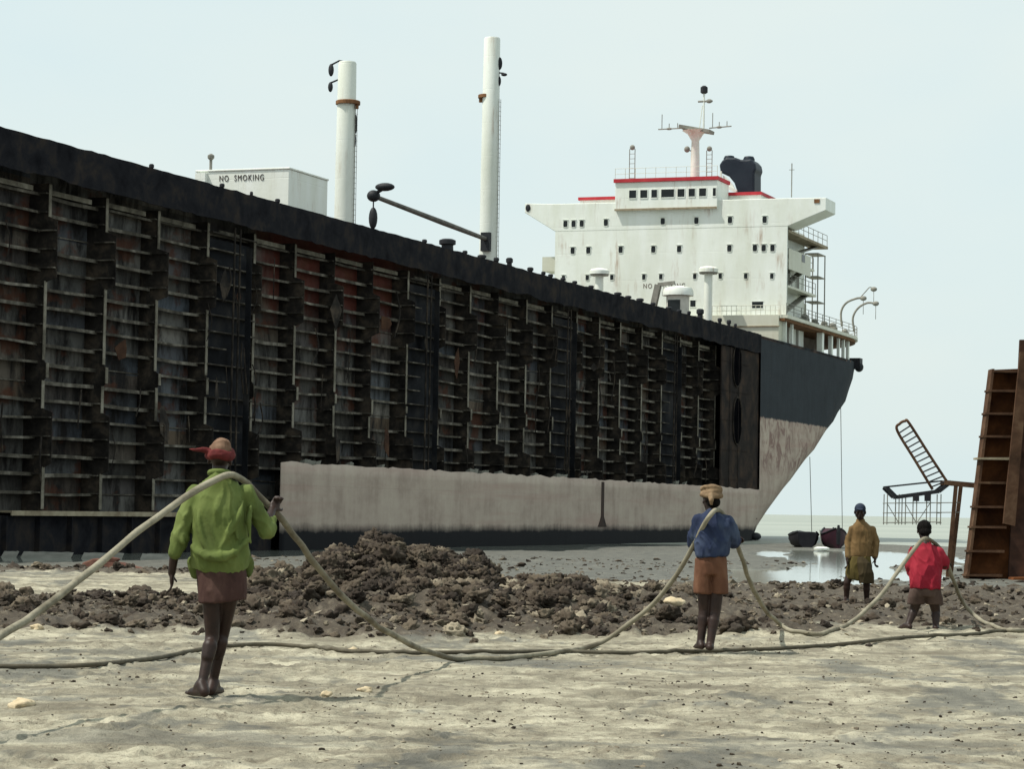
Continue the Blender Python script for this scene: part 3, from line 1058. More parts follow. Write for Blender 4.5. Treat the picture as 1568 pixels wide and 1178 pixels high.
# torn plates still hanging off the frames
for k in range(16):
    t = random.uniform(-134, -26); z = random.uniform(2.5, 14.2); a, h = random.uniform(.5, 1.5), random.uniform(.5, 2.2)
    bb = random.uniform(-.75, -.25)
    n = random.randint(4, 6)
    poly = [(a * .5 * math.cos(2 * math.pi * i / n) * random.uniform(.45, 1.25), h * .5 * math.sin(2 * math.pi * i / n) * random.uniform(.45, 1.25)) for i in range(n)]
    k1_, k2_ = random.uniform(-.3, .3), random.uniform(-.15, .15)
    m = MB(); m.prism(poly, lambda u, v, w: L(t + u, bb + w + u * k1_ + v * k2_, z + v), 0, .02)
    m.build('torn_plate', M['web'] if k % 3 else M['rust_dark'], ship)
# deck-edge bitts, vents and stumps
BITT = [(685, 381, 26, 18), (712, 388, 8, 6), (738, 394, 14, 8), (760, 399, 9, 10), (780, 407, 11, 15), (812, 418, 10, 9), (832, 424, 7, 8), (843, 427, 8, 7), (862, 431, 8, 6),
        (946, 460, 12, 7), (962, 463, 10, 6), (980, 466, 12, 7), (1024, 478, 10, 5), (1055, 487, 6, 8), (1072, 489, 12, 16), (1102, 503, 7, 10), (1116, 504, 7, 11), (1126, 508, 5, 8),
        (232, 255, 8, 9), (340, 288, 8, 5), (385, 299, 5, 4), (425, 309, 8, 5), (880, 440, 8, 6), (905, 448, 9, 6), (1000, 472, 8, 6), (1040, 483, 8, 6), (650, 374, 8, 5)]
for (px, py, wp, hp) in BITT:
    t, z = s_b(px, py, -0.6)
    Y = (P0 + SD * t).y
    r = wp * Y / F_PX / 2; h = max(0.3, hp * Y / F_PX) + 0.15
    m = MB()
    m.lathe([(r * .75, 0), (r * .7, h * .55), (r, h * .62), (r * 1.0, h * .9), (r * .6, h)], L(t, -0.6, DECK), 12)
    m.box(t - r * 1.2, t + r * 1.2, 0.6 - r, 0.6 + r, DECK - .03, DECK + .12)
    m.build('mooring_bitt', M['black_steel'], ship, 'auto')

# --- white deck house with the warning painted on it
def text_mesh(body, size, ext=0.01):
    c = bpy.data.curves.new('letters', 'FONT'); c.body = body; c.size = size; c.extrude = ext
    c.align_x = 'CENTER'; c.space_character = 1.25
    t = bpy.data.objects.new('letters', c); COL.objects.link(t)
    dg = bpy.context.evaluated_depsgraph_get(); dg.update()
    me = bpy.data.meshes.new_from_object(t.evaluated_get(dg))
    bpy.data.objects.remove(t)
    return me


def lettering(body, size, t, b, z, parent, mat, width):
    me = text_mesh(body, size)
    xs = [v.co.x for v in me.vertices]
    sx = width / (max(xs) - min(xs))
    me.materials.clear(); me.materials.append(mat)
    o = bpy.data.objects.new('lettering', me); COL.objects.link(o); o.parent = parent
    # letters read on a face that looks forward (-t): text x runs to the near side (-y), up is z
    o.matrix_local = Matrix(((0, 0, -1, t), (-1, 0, 0, -b), (0, 1, 0, z), (0, 0, 0, 1))) @ Matrix.Diagonal((sx, 1, 1, 1))
    return o


bN = -6.0
tN, zN = s_b(443, 259, bN)
tE = s_b(502, 277, bN)[0]
bW = s_t(301, 258, tN)[0]
m = MB(); m.box(tN, tE, -bN, -bW, DECK, zN)
m.box(tN - .06, tE + .06, -bN - .06, -bW + .06, zN, zN + .12)
dh = m.build('deck_house', M['white'], ship, False, 0.04)
m = MB(); m.box(tN - .03, tE + .02, -bN - .04, -bN - .005, DECK + 1.2, DECK + 1.32)
m.build('rubbing_strip', M['tan_steel'], dh)
bl, zl_ = s_t(370, 272, tN)
lettering('NO  SMOKING', 0.50, tN - .02, bl, zl_ - .18, dh, M['lettering'], 2.85)
m = MB(); m.box(tN - .35, tN - .01, -bW - .75, -bW - .1, DECK, zN - .1); m.build('corner_locker', M['white'], dh)
bp, zp = s_t(317, 240, tN - .2)
m = MB(); m.tube([L(tN + .3, bp, zN - .5), L(tN + .3, bp, zp)], 0.09, 8); m.lathe([(.12, 0), (.2, .1), (.2, .25), (.05, .35)], L(tN + .3, bp, zp - .1), 10)
m.build('vent_pipe', M['grey_steel'], dh)

# --- two kingposts with platforms, blocks and the lowered boom
def kingpost(px, base_py, top_py, b, wpx, ring_py, ring_w, ring_shift, block_px):
    d = ray(px, base_py)
    t, z0 = s_b(px, base_py, b)
    Y = (P0 + SD * t + SN * b).y
    r = wpx * Y / F_PX / 2
    ztop = s_t(px, top_py, t)[1]
    m = MB()
    m.lathe([(r * 1.04, 0), (r * 1.02, (ztop - DECK) * .5), (r * .93, ztop - DECK - .1), (r * .85, ztop - DECK)], L(t, b, DECK), 32)
    k = m.build('kingpost', M['kingpost'], ship, 'auto')
    zr = s_t(px, ring_py, t)[1]
    R = ring_w * Y / F_PX / 2
    m = MB(); m.lathe([(R, 0), (R, .22), (R * .9, .26)], L(t, b + ring_shift, zr - .1), 24)
    m.box(t - .1, t + .1, -(b + ring_shift) - R * .9, -(b + ring_shift) + R * .9, zr - .4, zr - .1)
    m.build('cross_tree', M['rust_plate'], k)
    for (bx, by, sw, sh) in block_px:
        bb, zz = s_t(bx, by, t)
        s = sw * Y / F_PX / 2; hh = sh * Y / F_PX / 2
        m = MB(); m.ell(L(t, bb, zz), (s * .8, s, hh), None, 12, 8)
        m.tube([L(t, bb, zz + hh * .8), L(t, (bb + b) / 2, zz + hh * 1.4), L(t, b, zz + hh * 1.1)], .06, 6)
        m.build('pulley_block', M['black_steel'], k, True)
    # ladder rungs up the side
    m = MB()
    for q in (-.17, .17):
        m.tube([L(t + q, b + r + .1, DECK), L(t + q, b + r * .94 + .1, zr - .2)], .02, 5)
    z = DECK
    while z < zr - .4:
        m.tube([L(t - .17, b + r + .1, z), L(t + .17, b + r + .1, z)], .015, 5); z += .35
    m.build('ladder', M['grey_steel'], k)
    return k, t, r, Y


k1, t1, r1, Y1 = kingpost(527, 340, 95, -11.2, 30, 158, 38, 0.1, [(507, 107, 9, 20), (506, 133, 8, 16), (545, 190, 4, 30), (544, 215, 3, 20)])
k2, t2, r2, Y2 = kingpost(748, 372, 58, -11.2, 27, 148, 27, -0.35, [(765, 97, 9, 20), (764, 124, 7, 16), (772, 114, 10, 5)])
# boom laid level from its heel on the after kingpost
zb = s_t(752, 368, t2)[1]
tb, zh = s_b(572, 300, -11.2 + .3)
m = MB(); A, B = L(t2 - r2 - .05, -11.1, zb), L(tb, -10.9, zh)
m.tube([A, [(A[i] * .6 + B[i] * .4) for i in range(3)], B], [.16, .20, .15], 12)
bo = m.build('boom', worn('boom_steel', (.06, .06, .055), (.16, .15, .13), 1.2, .7), k2, 'auto')
m = MB(); m.ell(B, (.5, .45, .4), None, 10, 8); m.ell((B[0] - .2, B[1] - .9, B[2] + .55), (.4, .7, .28), None, 10, 8)
m.tube([(B[0], B[1], B[2] + .1), (B[0] - .2, B[1] - .9, B[2] + .5)], .12, 6)
m.build('boom_head', M['black_steel'], bo, True)
m = MB(); m.tube([B, (B[0], B[1], B[2] - .9)], .05, 6); m.ell((B[0], B[1], B[2] - 1.5), (.28, .3, .75), None, 10, 8); m.tube([(B[0], B[1], B[2] - 2.1), (B[0], B[1], B[2] - 3.6)], .04, 6)
m.build('cargo_block', M['black_steel'], bo, True)
m = MB(); m.box(t2 - r2 - .35, t2 - r2 + .05, 11.2 - .45, 11.2 + .25, zb - .9, zb + .5); m.build('gooseneck', M['black_steel'], k2)

# --- superstructure
def fb(px, py):
    return s_t(px, py, 0.0)


z_w0, z_w1 = fb(1205, 347)[1], fb(1205, 304)[1]        # bridge-wing soffit and bulwark top
bR = fb(1266, 315)[0]; bLft = fb(805, 318)[0]
z_side = z_w0
m = MB()
# front screen wall, full breadth, and the house behind it
m.sb = None
m.box(0, 12.5, 1.6, BEAM - 1.6, DECK - .01, z_w0 + .6)
m.box(-.25, -.005, 0.05, BEAM - .05, DECK - .01, z_w0)
house = m.build('deckhouse', M['white'], ship)
# bridge deck with its wings: soffits rise towards the tips
zt = fb(1265, 322)[1]; ztl = fb(805, 326)[1]
poly = [(bLft, ztl), (-BEAM + .05, z_w0 + .0), (-.05, z_w0 + .0), (bR, zt), (bR, fb(1265, 303)[1]), (-.05, z_w1), (-BEAM + .05, fb(848, 312)[1] * .5 + z_w1 * .5), (bLft, fb(805, 312)[1])]
m = MB(); m.prism(poly, lambda u, v, w: L(w, u, v), -.262, 3.4)
wing = m.build('bridge_wings', M['white'], ship, False, 0.05)
m = MB(); bb, zz = fb(807, 319); m.ell(L(-.28, bb + .2, zz), (.08, .25, .35), None, 10, 8); m.build('side_light', M['black_steel'], wing, True)
m = MB(); bb, zz = fb(1252, 308); m.box(-.32, -.265, -bb - .25, -bb + .25, zz - .2, zz + .15); m.build('side_light', M['rust_plate'], wing)
# wheelhouse
bwL, zwt = fb(945, 281); bwR, _ = fb(1101, 277)
zwb = fb(1020, 322)[1]
m = MB(); m.box(-.55, 3.3, -bwR, -bwL, zwb, zwt)
wh = m.build('wheelhouse', M['white'], ship, False, 0.03)
m = MB(); m.box(-.72, 3.38, -bwR - .12, -bwL + .12, zwt + .003, zwt + .33); m.build('red_roof', M['red_trim'], wh)
m = MB(); m.box(-.70, -.553, -bwR, -bwL, zwb - .02, zwb + .16)
m.build('sill_ledge', M['tan_steel'], wh)
zw0, zw1 = s_t(1020, 302, -.55)[1], s_t(1020, 290, -.55)[1]
for (xa, xb) in ((963, 975), (980, 992), (997, 1007), (1012, 1033), (1037, 1049), (1054, 1065), (1070, 1082), (1091, 1097)):
    ba, bc = s_t(xa, 296, -.55)[0], s_t(xb, 296, -.55)[0]
    sl = zw0 + (s_t(xa, 296, -.55)[1] - s_t(1020, 296, -.55)[1])
    m = MB(); m.box(-.575, -.552, -bc + .04, -ba - .04, zw0, zw1)
    m.mi = 1
    for (p, q, r_, s_) in ((-bc, -ba, zw1, zw1 + .07), (-bc, -ba, zw0 - .07, zw0), (-bc, -bc + .04, zw0, zw1), (-ba - .04, -ba, zw0, zw1)):
        m.box(-.60, -.552, p, q, r_, s_)
    m.build('window', [M['dark_glass'], M['white']], wh)
# houses either side of the wheelhouse, with red roof edges
for (xa, xb, py) in ((888, 944, 305), (1103, 1165, 298)):
    ba, zz = s_t(xa, py, 3.4); bc, z2 = s_t(xb, py, 3.4)
    m = MB(); m.box(3.42, 11.5, -bc, -ba, z_w0 + .6, max(zz, z2) - .12)
    hs = m.build('chart_house', M['white'], ship)
    m = MB(); m.box(3.2, 11.6, -bc - .12, -ba + .12, max(zz, z2) - .118, max(zz, z2) + .16); m.build('red_roof', M['red_trim'], hs)

WIN = [(866, 343), (878.5, 343), (891, 342.5), (928, 341), (1015, 339), (1066.5, 338), (1118, 337), (1171, 336.5),
       (877, 384), (901, 383.5), (950.5, 382.5), (1000.5, 382), (1040, 381.5), (1117, 380.5), (1156, 380), (1169.5, 380), (1183, 380),
       (863, 426), (899.5, 425.5), (937, 425), (986, 424.5), (1012, 424), (1064, 423.5), (1103, 423), (1142, 423), (1182, 423)]
for i, (px, py) in enumerate(WIN):
    b, z = s_t(px, py, -.25)
    m = MB()
    e = -.014 if i < 8 else 0.0
    w, h = (.23, .33) if i < 17 else (.19, .27)
    oct_ = [(b + w * math.copysign(min(1, abs(math.cos(a)) * 1.25), math.cos(a)), z + h * math.copysign(min(1, abs(math.sin(a)) * 1.25), math.sin(a))) for a in [2 * math.pi * (j + .5) / 12 for j in range(12)]]
    m.prism(oct_, lambda u, v, w_: L(w_, u, v), -.262 + e, -.252 + e)
    m.mi = 1
    m.tube([L(-.27 + e, u, v) for u, v in oct_ + oct_[:1]], .028, 5, False)
    m.box(-.34, -.253 + e, -b - w - .05, -b + w + .05, z + h + .04, z + h + .07)
    m.build('window', [M['dark_glass'], M['white']], house if i > 7 else wing)
for (px, py, w, h) in ((1061, 465, .25, .3), (1160, 467, .52, .30)):
    b, z = s_t(px, py, -.25)
    m = MB(); m.box(-.262, -.252, -b - w, -b + w, z - h, z + h)
    m.mi = 1; m.box(-.29, -.252, -b - w - .05, -b + w + .05, z + h, z + h + .06); m.box(-.29, -.252, -b - w - .05, -b + w + .05, z - h - .06, z - h)
    m.build('window', [M['dark_glass'], M['white']], house)
b, z = s_t(1017, 437, -.25)
lettering('NO  SMOKING', 0.62, -.262, b, z - .25, house, worn('faded_lettering', (.10, .075, .06), (.16, .12, .10), 3, .7, 0), 4.0)

# low cream house and rail in front of the bridge, at the deck edge
b0 = s_t(1090, 490, -1.6)[0]
zc = s_t(1150, 483, -1.6)[1]; zc1 = s_t(1150, 500, -1.6)[1]
m = MB(); m.box(-1.6, -.252, 0.4, -b0, DECK, zc)
lo = m.build('fore_house', M['cream'], ship)
m = MB(); m.box(-1.72, -1.602, 0.3, -b0, zc1 - .05, zc1 + .05); m.build('handrail', M['tan_steel'], lo)
for q in range(9):
    pass
m = MB()
nb = 14
for k in range(nb + 1):
    b = b0 + (-.3 - b0) * k / nb
    m.tube([L(-1.5, b, zc), L(-1.5, b, zc + .9)], .025, 5)
for zq in (.45, .9): m.tube([L(-1.5, b0, zc + zq), L(-1.5, -.3, zc + zq)], .025, 5)
m.build('railing', M['cream'], lo)

# mushroom ventilators on posts
for (px, py, w) in ((918, 416, 30), (1085, 413, 30)):
    b, z = s_t(px, py, -3.0); Y = (P0 + SD * -3 + SN * b).y
    r = w * Y / F_PX / 2
    m = MB(); m.lathe([(r * .42, DECK), (r * .42, z - .05)], L(-3, b, 0), 16); v = m.build('ventilator', M['white'], ship, 'auto')
    m = MB(); m.lathe([(r * .55, z - .30), (r, z - .24), (r, z + .08), (r * .8, z + .24), (r * .4, z + .3)], L(-3, b, 0), 24); m.build('ventilator_cap', M['white'], v, 'auto')
    m = MB(); m.lathe([(r * .9, z - .40), (r * .98, z - .25)], L(-3, b, 0), 24); m.build('cap_rim', M['grey_steel'], v, 'auto')
# provision crane: round house and slewed jib
b, z = s_t(1038, 452, -7.0); Y = (P0 + SD * -7 + SN * b).y
r = 48 * Y / F_PX / 2
m = MB(); m.lathe([(r * .72, DECK), (r * .74, z - .1)], L(-7, b, 0), 20); cr = m.build('crane_house', worn('crane_paint', (.42, .42, .38), (.62, .6, .54), .8, .6), ship, 'auto')
m = MB(); m.lathe([(r, z - .06), (r, z + .3), (r * .9, z + .62), (r * .4, z + .8)], L(-7, b, 0), 24); m.build('crane_roof', M['white'], cr, 'auto')
m = MB(); m.box(-7 - r * .8, -7 - r * .6, -b - .5, -b + .6, DECK + 1.2, z - .5); m.build('crane_window', M['dark_glass'], cr)
A = s_t(999, 472, -7.6); B = s_t(1008, 436, -7.6); C = s_t(1033, 433, -7.6)
m = MB(); m.beam(L(-7.6, A[0] - .15, A[1] - 1), L(-7.6, *B), .5, .55); jb = m.build('crane_jib', M['grey_steel'], ship, False, .03)
m = MB(); m.beam(L(-7.6, *B), L(-7.6, *C), .35, .3); m.build('jib_head', M['grey_steel'], jb)

# radar mast with platform, yards and lamps
TM = 4.0
b0_, z0_ = s_t(1064, 276, TM); zp_ = s_t(1066, 214, TM)[1]; ztop_ = s_t(1078, 140, TM)[1]
bp_ = s_t(1066, 214, TM)[0]
m = MB(); m.lathe([(.44, zwt), (.42, zwt + (zp_ - zwt) * .6), (.36, zp_ - .1), (.75, zp_ + .55), (1.25, zp_ + .85)], L(TM, b0_, 0), 18)
ma = m.build('radar_mast', M['white'], ship, 'auto')
bA, zA = s_t(1043, 192, TM); bB, zB = s_t(1090, 204, TM)
m = MB(); m.beam(L(TM, bA, zA - .15), L(TM, bB, zB + .1), 1.6, .3); m.build('mast_platform', M['grey_steel'], ma)
bt, _ = s_t(1078, 150, TM)
m = MB(); m.tube([L(TM, bt, zp_ + .6), L(TM, bt, ztop_)], .09, 8)
m.tube([L(TM, bt - .45, zp_ + .6), L(TM, bt - .15, zp_ + 3.2)], .05, 6); m.build('top_mast', M['white'], ma)
m = MB(); m.lathe([(.2, 0), (.34, .1), (.34, .6), (.15, .75)], L(TM, bt, ztop_ - .2), 10); m.build('masthead_lamp', M['black_steel'], ma)
z5 = s_t(1078, 155, TM)[1]
m = MB(); m.tube([L(TM, s_t(1069, 156, TM)[0], z5), L(TM, s_t(1091, 155, TM)[0], z5)], .1, 6); m.ell(L(TM, s_t(1086, 155, TM)[0], z5), (.2, .3, .2)); m.build('cross_arm', M['grey_steel'], ma)
for (xa, ya, xb, yb) in ((1008, 198, 1045, 196), (1086, 196, 1120, 193)):
    a, c = s_t(xa, ya, TM), s_t(xb, yb, TM)
    m = MB(); m.tube([L(TM, *a), L(TM, *c)], .06, 6)
    for fx in (.15, .45, .8):
        bb, zz = a[0] + (c[0] - a[0]) * fx, a[1] + (c[1] - a[1]) * fx
        m.tube([L(TM, bb, zz), L(TM, bb, zz + .5 + .9 * (fx < .3))], .04, 5)
    m.ell(L(TM, a[0] + (c[0] - a[0]) * .45, a[1] + (c[1] - a[1]) * .45), (.12, .3, .12)); m.build('signal_yard', M['grey_steel'], ma)
bb, zz = s_t(1053, 229, TM)
m = MB(); m.ell(L(TM - .2, bb, zz), (.25, .28, .3)); m.tube([L(TM, bb, zz), L(TM, b0_, zz - .3)], .06, 6); m.build('horn', M['grey_steel'], ma, True)
# lattice aerial frames on the monkey island
for (px, ya, yb, w) in ((968, 228, 276, 9), (1086, 230, 275, 9)):
    a = s_t(px - w / 2, yb, 2.5); c = s_t(px + w / 2, ya, 2.5)
    m = MB()
    for bb in (a[0], c[0]):
        m.tube([L(2.5, bb, zwt + .3), L(2.5, bb, c[1])], .04, 5)
    n = 7
    for k in range(n + 1):
        zz = zwt + .35 + (c[1] - zwt - .35) * k / n
        m.tube([L(2.5, a[0], zz), L(2.5, c[0], zz)], .025, 5)
    m.ell(L(2.5, (a[0] + c[0]) / 2, c[1] + .15), (.2, .25, .25))
    m.build('aerial_frame', M['grey_steel'], ship)
a, c = s_t(1212, 302, 3.0), s_t(1212, 250, 3.0)
m = MB(); m.tube([L(3, a[0], a[1]), L(3, a[0], c[1])], .05, 6); m.tube([L(3, a[0] - .25, c[1] - .6), L(3, a[0] + .25, c[1] - .6)], .03, 5); m.build('whip_aerial', M['grey_steel'], ship)
m = MB()
for k in range(11):
    bb = bwL + (bwR - bwL) * k / 10
    m.tube([L(-.6, bb, zwt + .3), L(-.6, bb, zwt + 1.3)], .025, 5)
for q in (.8, 1.3): m.tube([L(-.6, bwL, zwt + q), L(-.6, bwR, zwt + q)], .02, 5)
m.build('railing', M['cream'], ship)

# funnel
TF = 8.0
FUN = [(1128, 300), (1128, 292), (1124, 280), (1116, 270), (1103, 264), (1101, 252), (1106, 245), (1112, 241), (1126, 241), (1134, 244), (1142, 244), (1150, 243), (1156, 250), (1158, 259), (1155, 264), (1155, 300)]
m = MB(); m.prism([s_t(x, y, TF) for x, y in FUN], lambda u, v, w: L(w, u, v), TF - .02, TF + 2.6)
fn = m.build('funnel', M['funnel'], ship, False, .22)
for (px, py) in ((1116, 243), (1146, 244)):
    b, z = s_t(px, py, TF + 1)
    m = MB(); m.lathe([(.52, -.8), (.56, .05), (.44, .28), (.25, .32)], L(TF + 1.2, b, z), 16); m.build('exhaust_pipe', M['funnel'], fn, 'auto')
A, B, C, D = [s_t(x, y, TF - .4) for x, y in ((1104, 262), (1106, 297), (1127, 297), (1119, 268))]
m = MB()
m.beam(L(TF - .4, *s_t(1104, 282, TF - .4)), L(TF - .4, *s_t(1128, 293, TF - .4)), .22, .3)
m.beam(L(TF - .4, *s_t(1104, 262, TF - .4)), L(TF - .4, *s_t(1104, 299, TF - .4)), .2, .16)
m.prism([s_t(x, y, TF - .3) for x, y in ((1107, 268), (1115, 274), (1122, 283), (1126, 291), (1107, 282))], lambda u, v, w: L(w, u, v), TF - .3, TF - .12)
m.build('funnel_brace', M['white'], fn)

# port-side balcony on the far left, starboard side galleries on the right
bb, zz = fb(825, 392); z2 = fb(825, 414)[1]
m = MB(); m.box(1.0, 4.0, BEAM, -bb, z2, z2 + .15); m.box(1.0, 1.08, BEAM, -bb, z2 + .15, zz); m.build('side_balcony', M['cream'], house)
SIDE = [(378, 1268, .25), (413, 1247, .2), (452, 1250, .2)]
for i, (py, px_end, th) in enumerate(SIDE):
    t1_, z_ = s_b(px_end, py, -.05)
    t1_ = min(t1_, 16)
    m = MB(); m.box(.3, t1_, .05, 1.598, z_ - th, z_)
    g = m.build('side_gallery', M['tan_steel'] if i == 0 else M['cream'], house)
    m = MB()
    n = 8
    for k in range(n + 1):
        t = .5 + (t1_ - .7) * k / n
        m.tube([L(t, -.1, z_), L(t, -.1, z_ + 1.05)], .03, 5)
    for q in (.55, 1.05): m.tube([L(.5, -.1, z_ + q), L(t1_ - .2, -.1, z_ + q)], .03, 5)
    m.build('railing', M['grey_steel'], g)
    m = MB(); m.beam(L(t1_ - .8, -.8, z_), L(1.5, -.8, z_ - 2.4), .7, .12); m.build('stair', M['grey_steel'], g)
# solid bulwark screen with a port beside the third gallery
t1_, z_ = s_b(1246, 402, -.05); t0_ = .3
za = s_b(1210, 413, -.05)[1]
m = MB(); m.box(.32, 8.5, .0, .045, za + .01, za + 1.9); sc = m.build('gallery_screen', M['cream'], house)
t_, z_ = s_b(1230, 396, 0); m = MB(); m.box(t_ - .6, t_ + .6, -.02, -.003, z_ - .35, z_ + .35); m.build('screen_port', M['dark_glass'], sc)
m = MB()
for t in (2.5, 6.0, 9.5):
    m.box(t, t + .9, 1.56, 1.597, DECK + .3, DECK + 2.2); m.box(t, t + .9, 1.56, 1.597, DECK + 5.3, DECK + 7.2)
m.build('side_door', M['grey_steel'], house)

# boat deck over the poop on its posts
ZB = 19.35
ts_d, Lc_d = LN[DECK]
out = []
t_end = te(DECK) - 3
for k in range(0, 31):
    t = -1.4 + (t_end + 1.4) * k / 30
    out.append((t, -(plan(t, ts_d, Lc_d) + .35)))
poly = out + [(t, BEAM - y) for t, y in out[::-1]]
m = MB(); m.prism(poly, lambda u, v, w: (u, v, w), ZB - .3, ZB)
bd = m.build('boat_deck', M['cream'], ship)
m = MB(); m.prism([(t, y + .25) for t, y in out] + [(t, BEAM - y - .25) for t, y in out[::-1]], lambda u, v, w: (u, v, w), ZB - .55, ZB - .302); m.build('deck_beams', M['rust_plate'], bd)
for (px, r) in ((1212, .16), (1256, .38), (1272, .26), (1284, .18), (1291, .2), (1298, .2)):
    lo_, hi_ = -1.0, t_end
    best = min([(abs(px_of(t, plan(t, ts_d, Lc_d) - .35, 18)[0] - px), t) for t in np.linspace(-1, ts_d + Lc_d * .5, 200)])[1]
    b = plan(best, ts_d, Lc_d) - .35
    m = MB(); m.box(best - r, best + r, -b - r * .7, -b + r * .7, DECK - .02, ZB - .55); m.build('deck_post', M['white'], bd)
m = MB()
prev = None
for k, (t, y) in enumerate(out):
    if k % 2 == 0:
        m.tube([(t, y + .1, ZB), (t, y + .1, ZB + 1.05)], .035, 5)
for q in (.4, .72, 1.05): m.tube([(t, y + .1, ZB + q) for t, y in out], .03, 5)
m.build('railing', M['grey_steel'], bd)
# inner poop house under and above the boat deck
m = MB(); m.box(12.52, 24, 3.2, BEAM - 3.2, DECK, ZB - .56); m.build('poop_house', worn('poop_house_paint', (.10, .08, .065), (.22, .18, .15), .8, .8), ship)
m = MB(); m.box(12.6, 17.5, 2.6, BEAM - 2.6, ZB, ZB + 2.5); m.build('engine_casing', M['cream'], ship)
# deck clutter: winches, drums and lockers on the boat deck
for (px, py, s) in ((1232, 480, .6), (1248, 486, .5), (1262, 484, .55), (1275, 489, .6), (1286, 492, .5), (1297, 497, .55), (1308, 505, .4)):
    best = min([(abs(px_of(t, plan(t, ts_d, Lc_d) - 1.0, 20)[0] - px), t) for t in np.linspace(1, ts_d + Lc_d * .6, 200)])[1]
    b = plan(best, ts_d, Lc_d) - 1.0
    m = MB(); m.box(best - s, best + s, -b - s * .6, -b + s * .6, ZB, ZB + s)
    m.ell(L(best, b, ZB + s * 1.2), (s * .8, s * .6, s * .5), None, 10, 8)
    m.build('deck_winch', M['grey_steel'], bd)
# boat davits
for (pts) in (((1289, 500), (1288, 478), (1296, 464), (1312, 457), (1322, 457)), ((1308, 508), (1306, 487), (1314, 472), (1328, 464), (1341, 465)), ((1318, 455), (1326, 446), (1332, 440), (1338, 443))):
    tt = 30.0 if pts[0][0] > 1300 else 26.0
    P = [L(tt, *s_t(x, y, tt)) for x, y in pts]
    m = MB(); m.tube(catmull(P, 6), .11 if len(pts) > 4 else .05, 8)
    m.ell(P[-1], (.2, .35, .25), None, 8, 6)
    m.tube([P[-1], (P[-1][0], P[-1][1], P[-1][2] - 1.6)], .03, 5)
    m.build('boat_davit', M['grey_steel'], bd, True)
# side tower of stairs abaft the house
m = MB()
for t in (12.6, 15.4):
    for b in (-.3, -1.5): m.tube([L(t, b, ZB), L(t, b, ZB + 7.0)], .06, 6)
for q in (2.4, 4.8, 7.0):
    m.box(12.5, 15.5, .25, 1.55, ZB + q - .08, ZB + q)
m.build('stair_tower', M['grey_steel'], bd)
# stern fairlead and lamp box
tq = min([(abs(px_of(t, plan(t, ts_d, Lc_d) + .3, 16.6)[0] - 1314), t) for t in np.linspace(ts_d, ts_d + Lc_d * .5, 200)])[1]
bq = plan(tq, ts_d, Lc_d)
m = MB(); m.box(tq - .5, tq + .7, -bq - .7, -bq + .4, 16.2, 17.3); m.ell(L(tq, bq + .5, 16.4), (.5, .45, .5)); m.build('fairlead', M['black_steel'], ship)
# mooring lines hanging from the stern
for (px, ya, yb, tt) in ((1240, 700, 815, 12), (1287, 600, 825, 24)):
    a, c = s_t(px, ya, tt), s_t(px + 3, yb, tt)
    m = MB(); m.tube([L(tt, a[0], a[1]), L(tt, c[0], c[1])], .035, 5); m.build('mooring_line', M['grey_steel'], ship)
# rudder stock stub at the foot of the stern
t_, b_ = -8.0, 0.4
m = MB(); c = W(1157, 822, 222); 
q = c - P0; m.ell((q.dot(SD), -q.dot(SN), c.z), (.6, .5, .35), None, 12, 8); m.build('stern_fender', M['black_steel'], ship, True)

# ------------------------------------------------------------------ cut hull section on the right
YW = 93.0
base = W(1520, 885, YW)
wr = empty('hull_section', (base.x, base.y, -0.95))
tag(wr, 'rust brown slab of cut ship hull standing tilted at the right edge', 'ship section')
wo = Vector((base.x, base.y, -0.95))
M['wreck'] = worn('orange_rust', (0.035, 0.015, 0.009), (0.10, 0.038, 0.016), 0.8, 0.9, 0.5, (0.20, 0.075, 0.028), spec=.08)
M['wreck2'] = worn('brown_rust', (0.035, 0.020, 0.013), (0.085, 0.046, 0.028), 1.0, 0.9, 0.5, (0.14, 0.085, 0.052), spec=.08)


def wq(px, py, dy=0.0):
    return W(px, py, YW) + Vector((0, dy, 0)) - wo


def slab(m, quad, y0, y1):
    """quad of pixels, from the depth y0 to y1"""
    m.hexa([wq(*quad[0], y0), wq(*quad[1], y0), wq(*quad[1], y1), wq(*quad[0], y1), wq(*quad[3], y0), wq(*quad[2], y0), wq(*quad[2], y1), wq(*quad[3], y1)])


m = MB(); slab(m, [(1482, 886), (1640, 900), (1640, 560), (1521, 565)], 0.75, 0.82); m.build('shell_plate', M['wreck'], wr)
m = MB(); slab(m, [(1480, 886), (1484, 886), (1523, 565), (1519, 565)], 0.0, 0.748); m.build('edge_plate', M['wreck2'], wr)
for (ya, dx0, out_) in ((567, 0, 0), (597, 4, 0), (632, 4, 0), (667, 4, 0), (701, 8, 0.5), (738, 2, 0), (775, 4, 0), (806, 4, 0), (843, 4, 0), (880, 3, 0)):
    xl = 1521 - (ya - 565) * 40 / 321 - dx0
    xr = 1562 - (ya - 565) * 28 / 321
    m = MB(); slab(m, [(xl, ya + 3), (xr, ya + 4), (xr, ya), (xl, ya)], -0.05 - out_ * .3, 0.746)
    m.build('stiffener', M['wreck2'] if out_ == 0 else M['tan_steel'], wr)
m = MB(); slab(m, [(1534, 802), (1552, 806), (1574, 540), (1560, 540)], -0.30, -0.12); m.build('web_beam', M['wreck2'], wr)
m = MB(); slab(m, [(1545, 892), (1650, 892), (1650, 520), (1563, 520)], 0.1, 0.3); m.build('tall_plate', worn('dark_rust', (.018, .010, .008), (.05, .024, .016), .8, .9, .4, (.09, .04, .022)), wr)
for ya in (560, 620, 690, 760, 830):
    m = MB(); slab(m, [(1570, ya + 4), (1650, ya + 4), (1650, ya), (1570, ya)], -.2, .098); m.build('stiffener', M['wreck2'], wr)
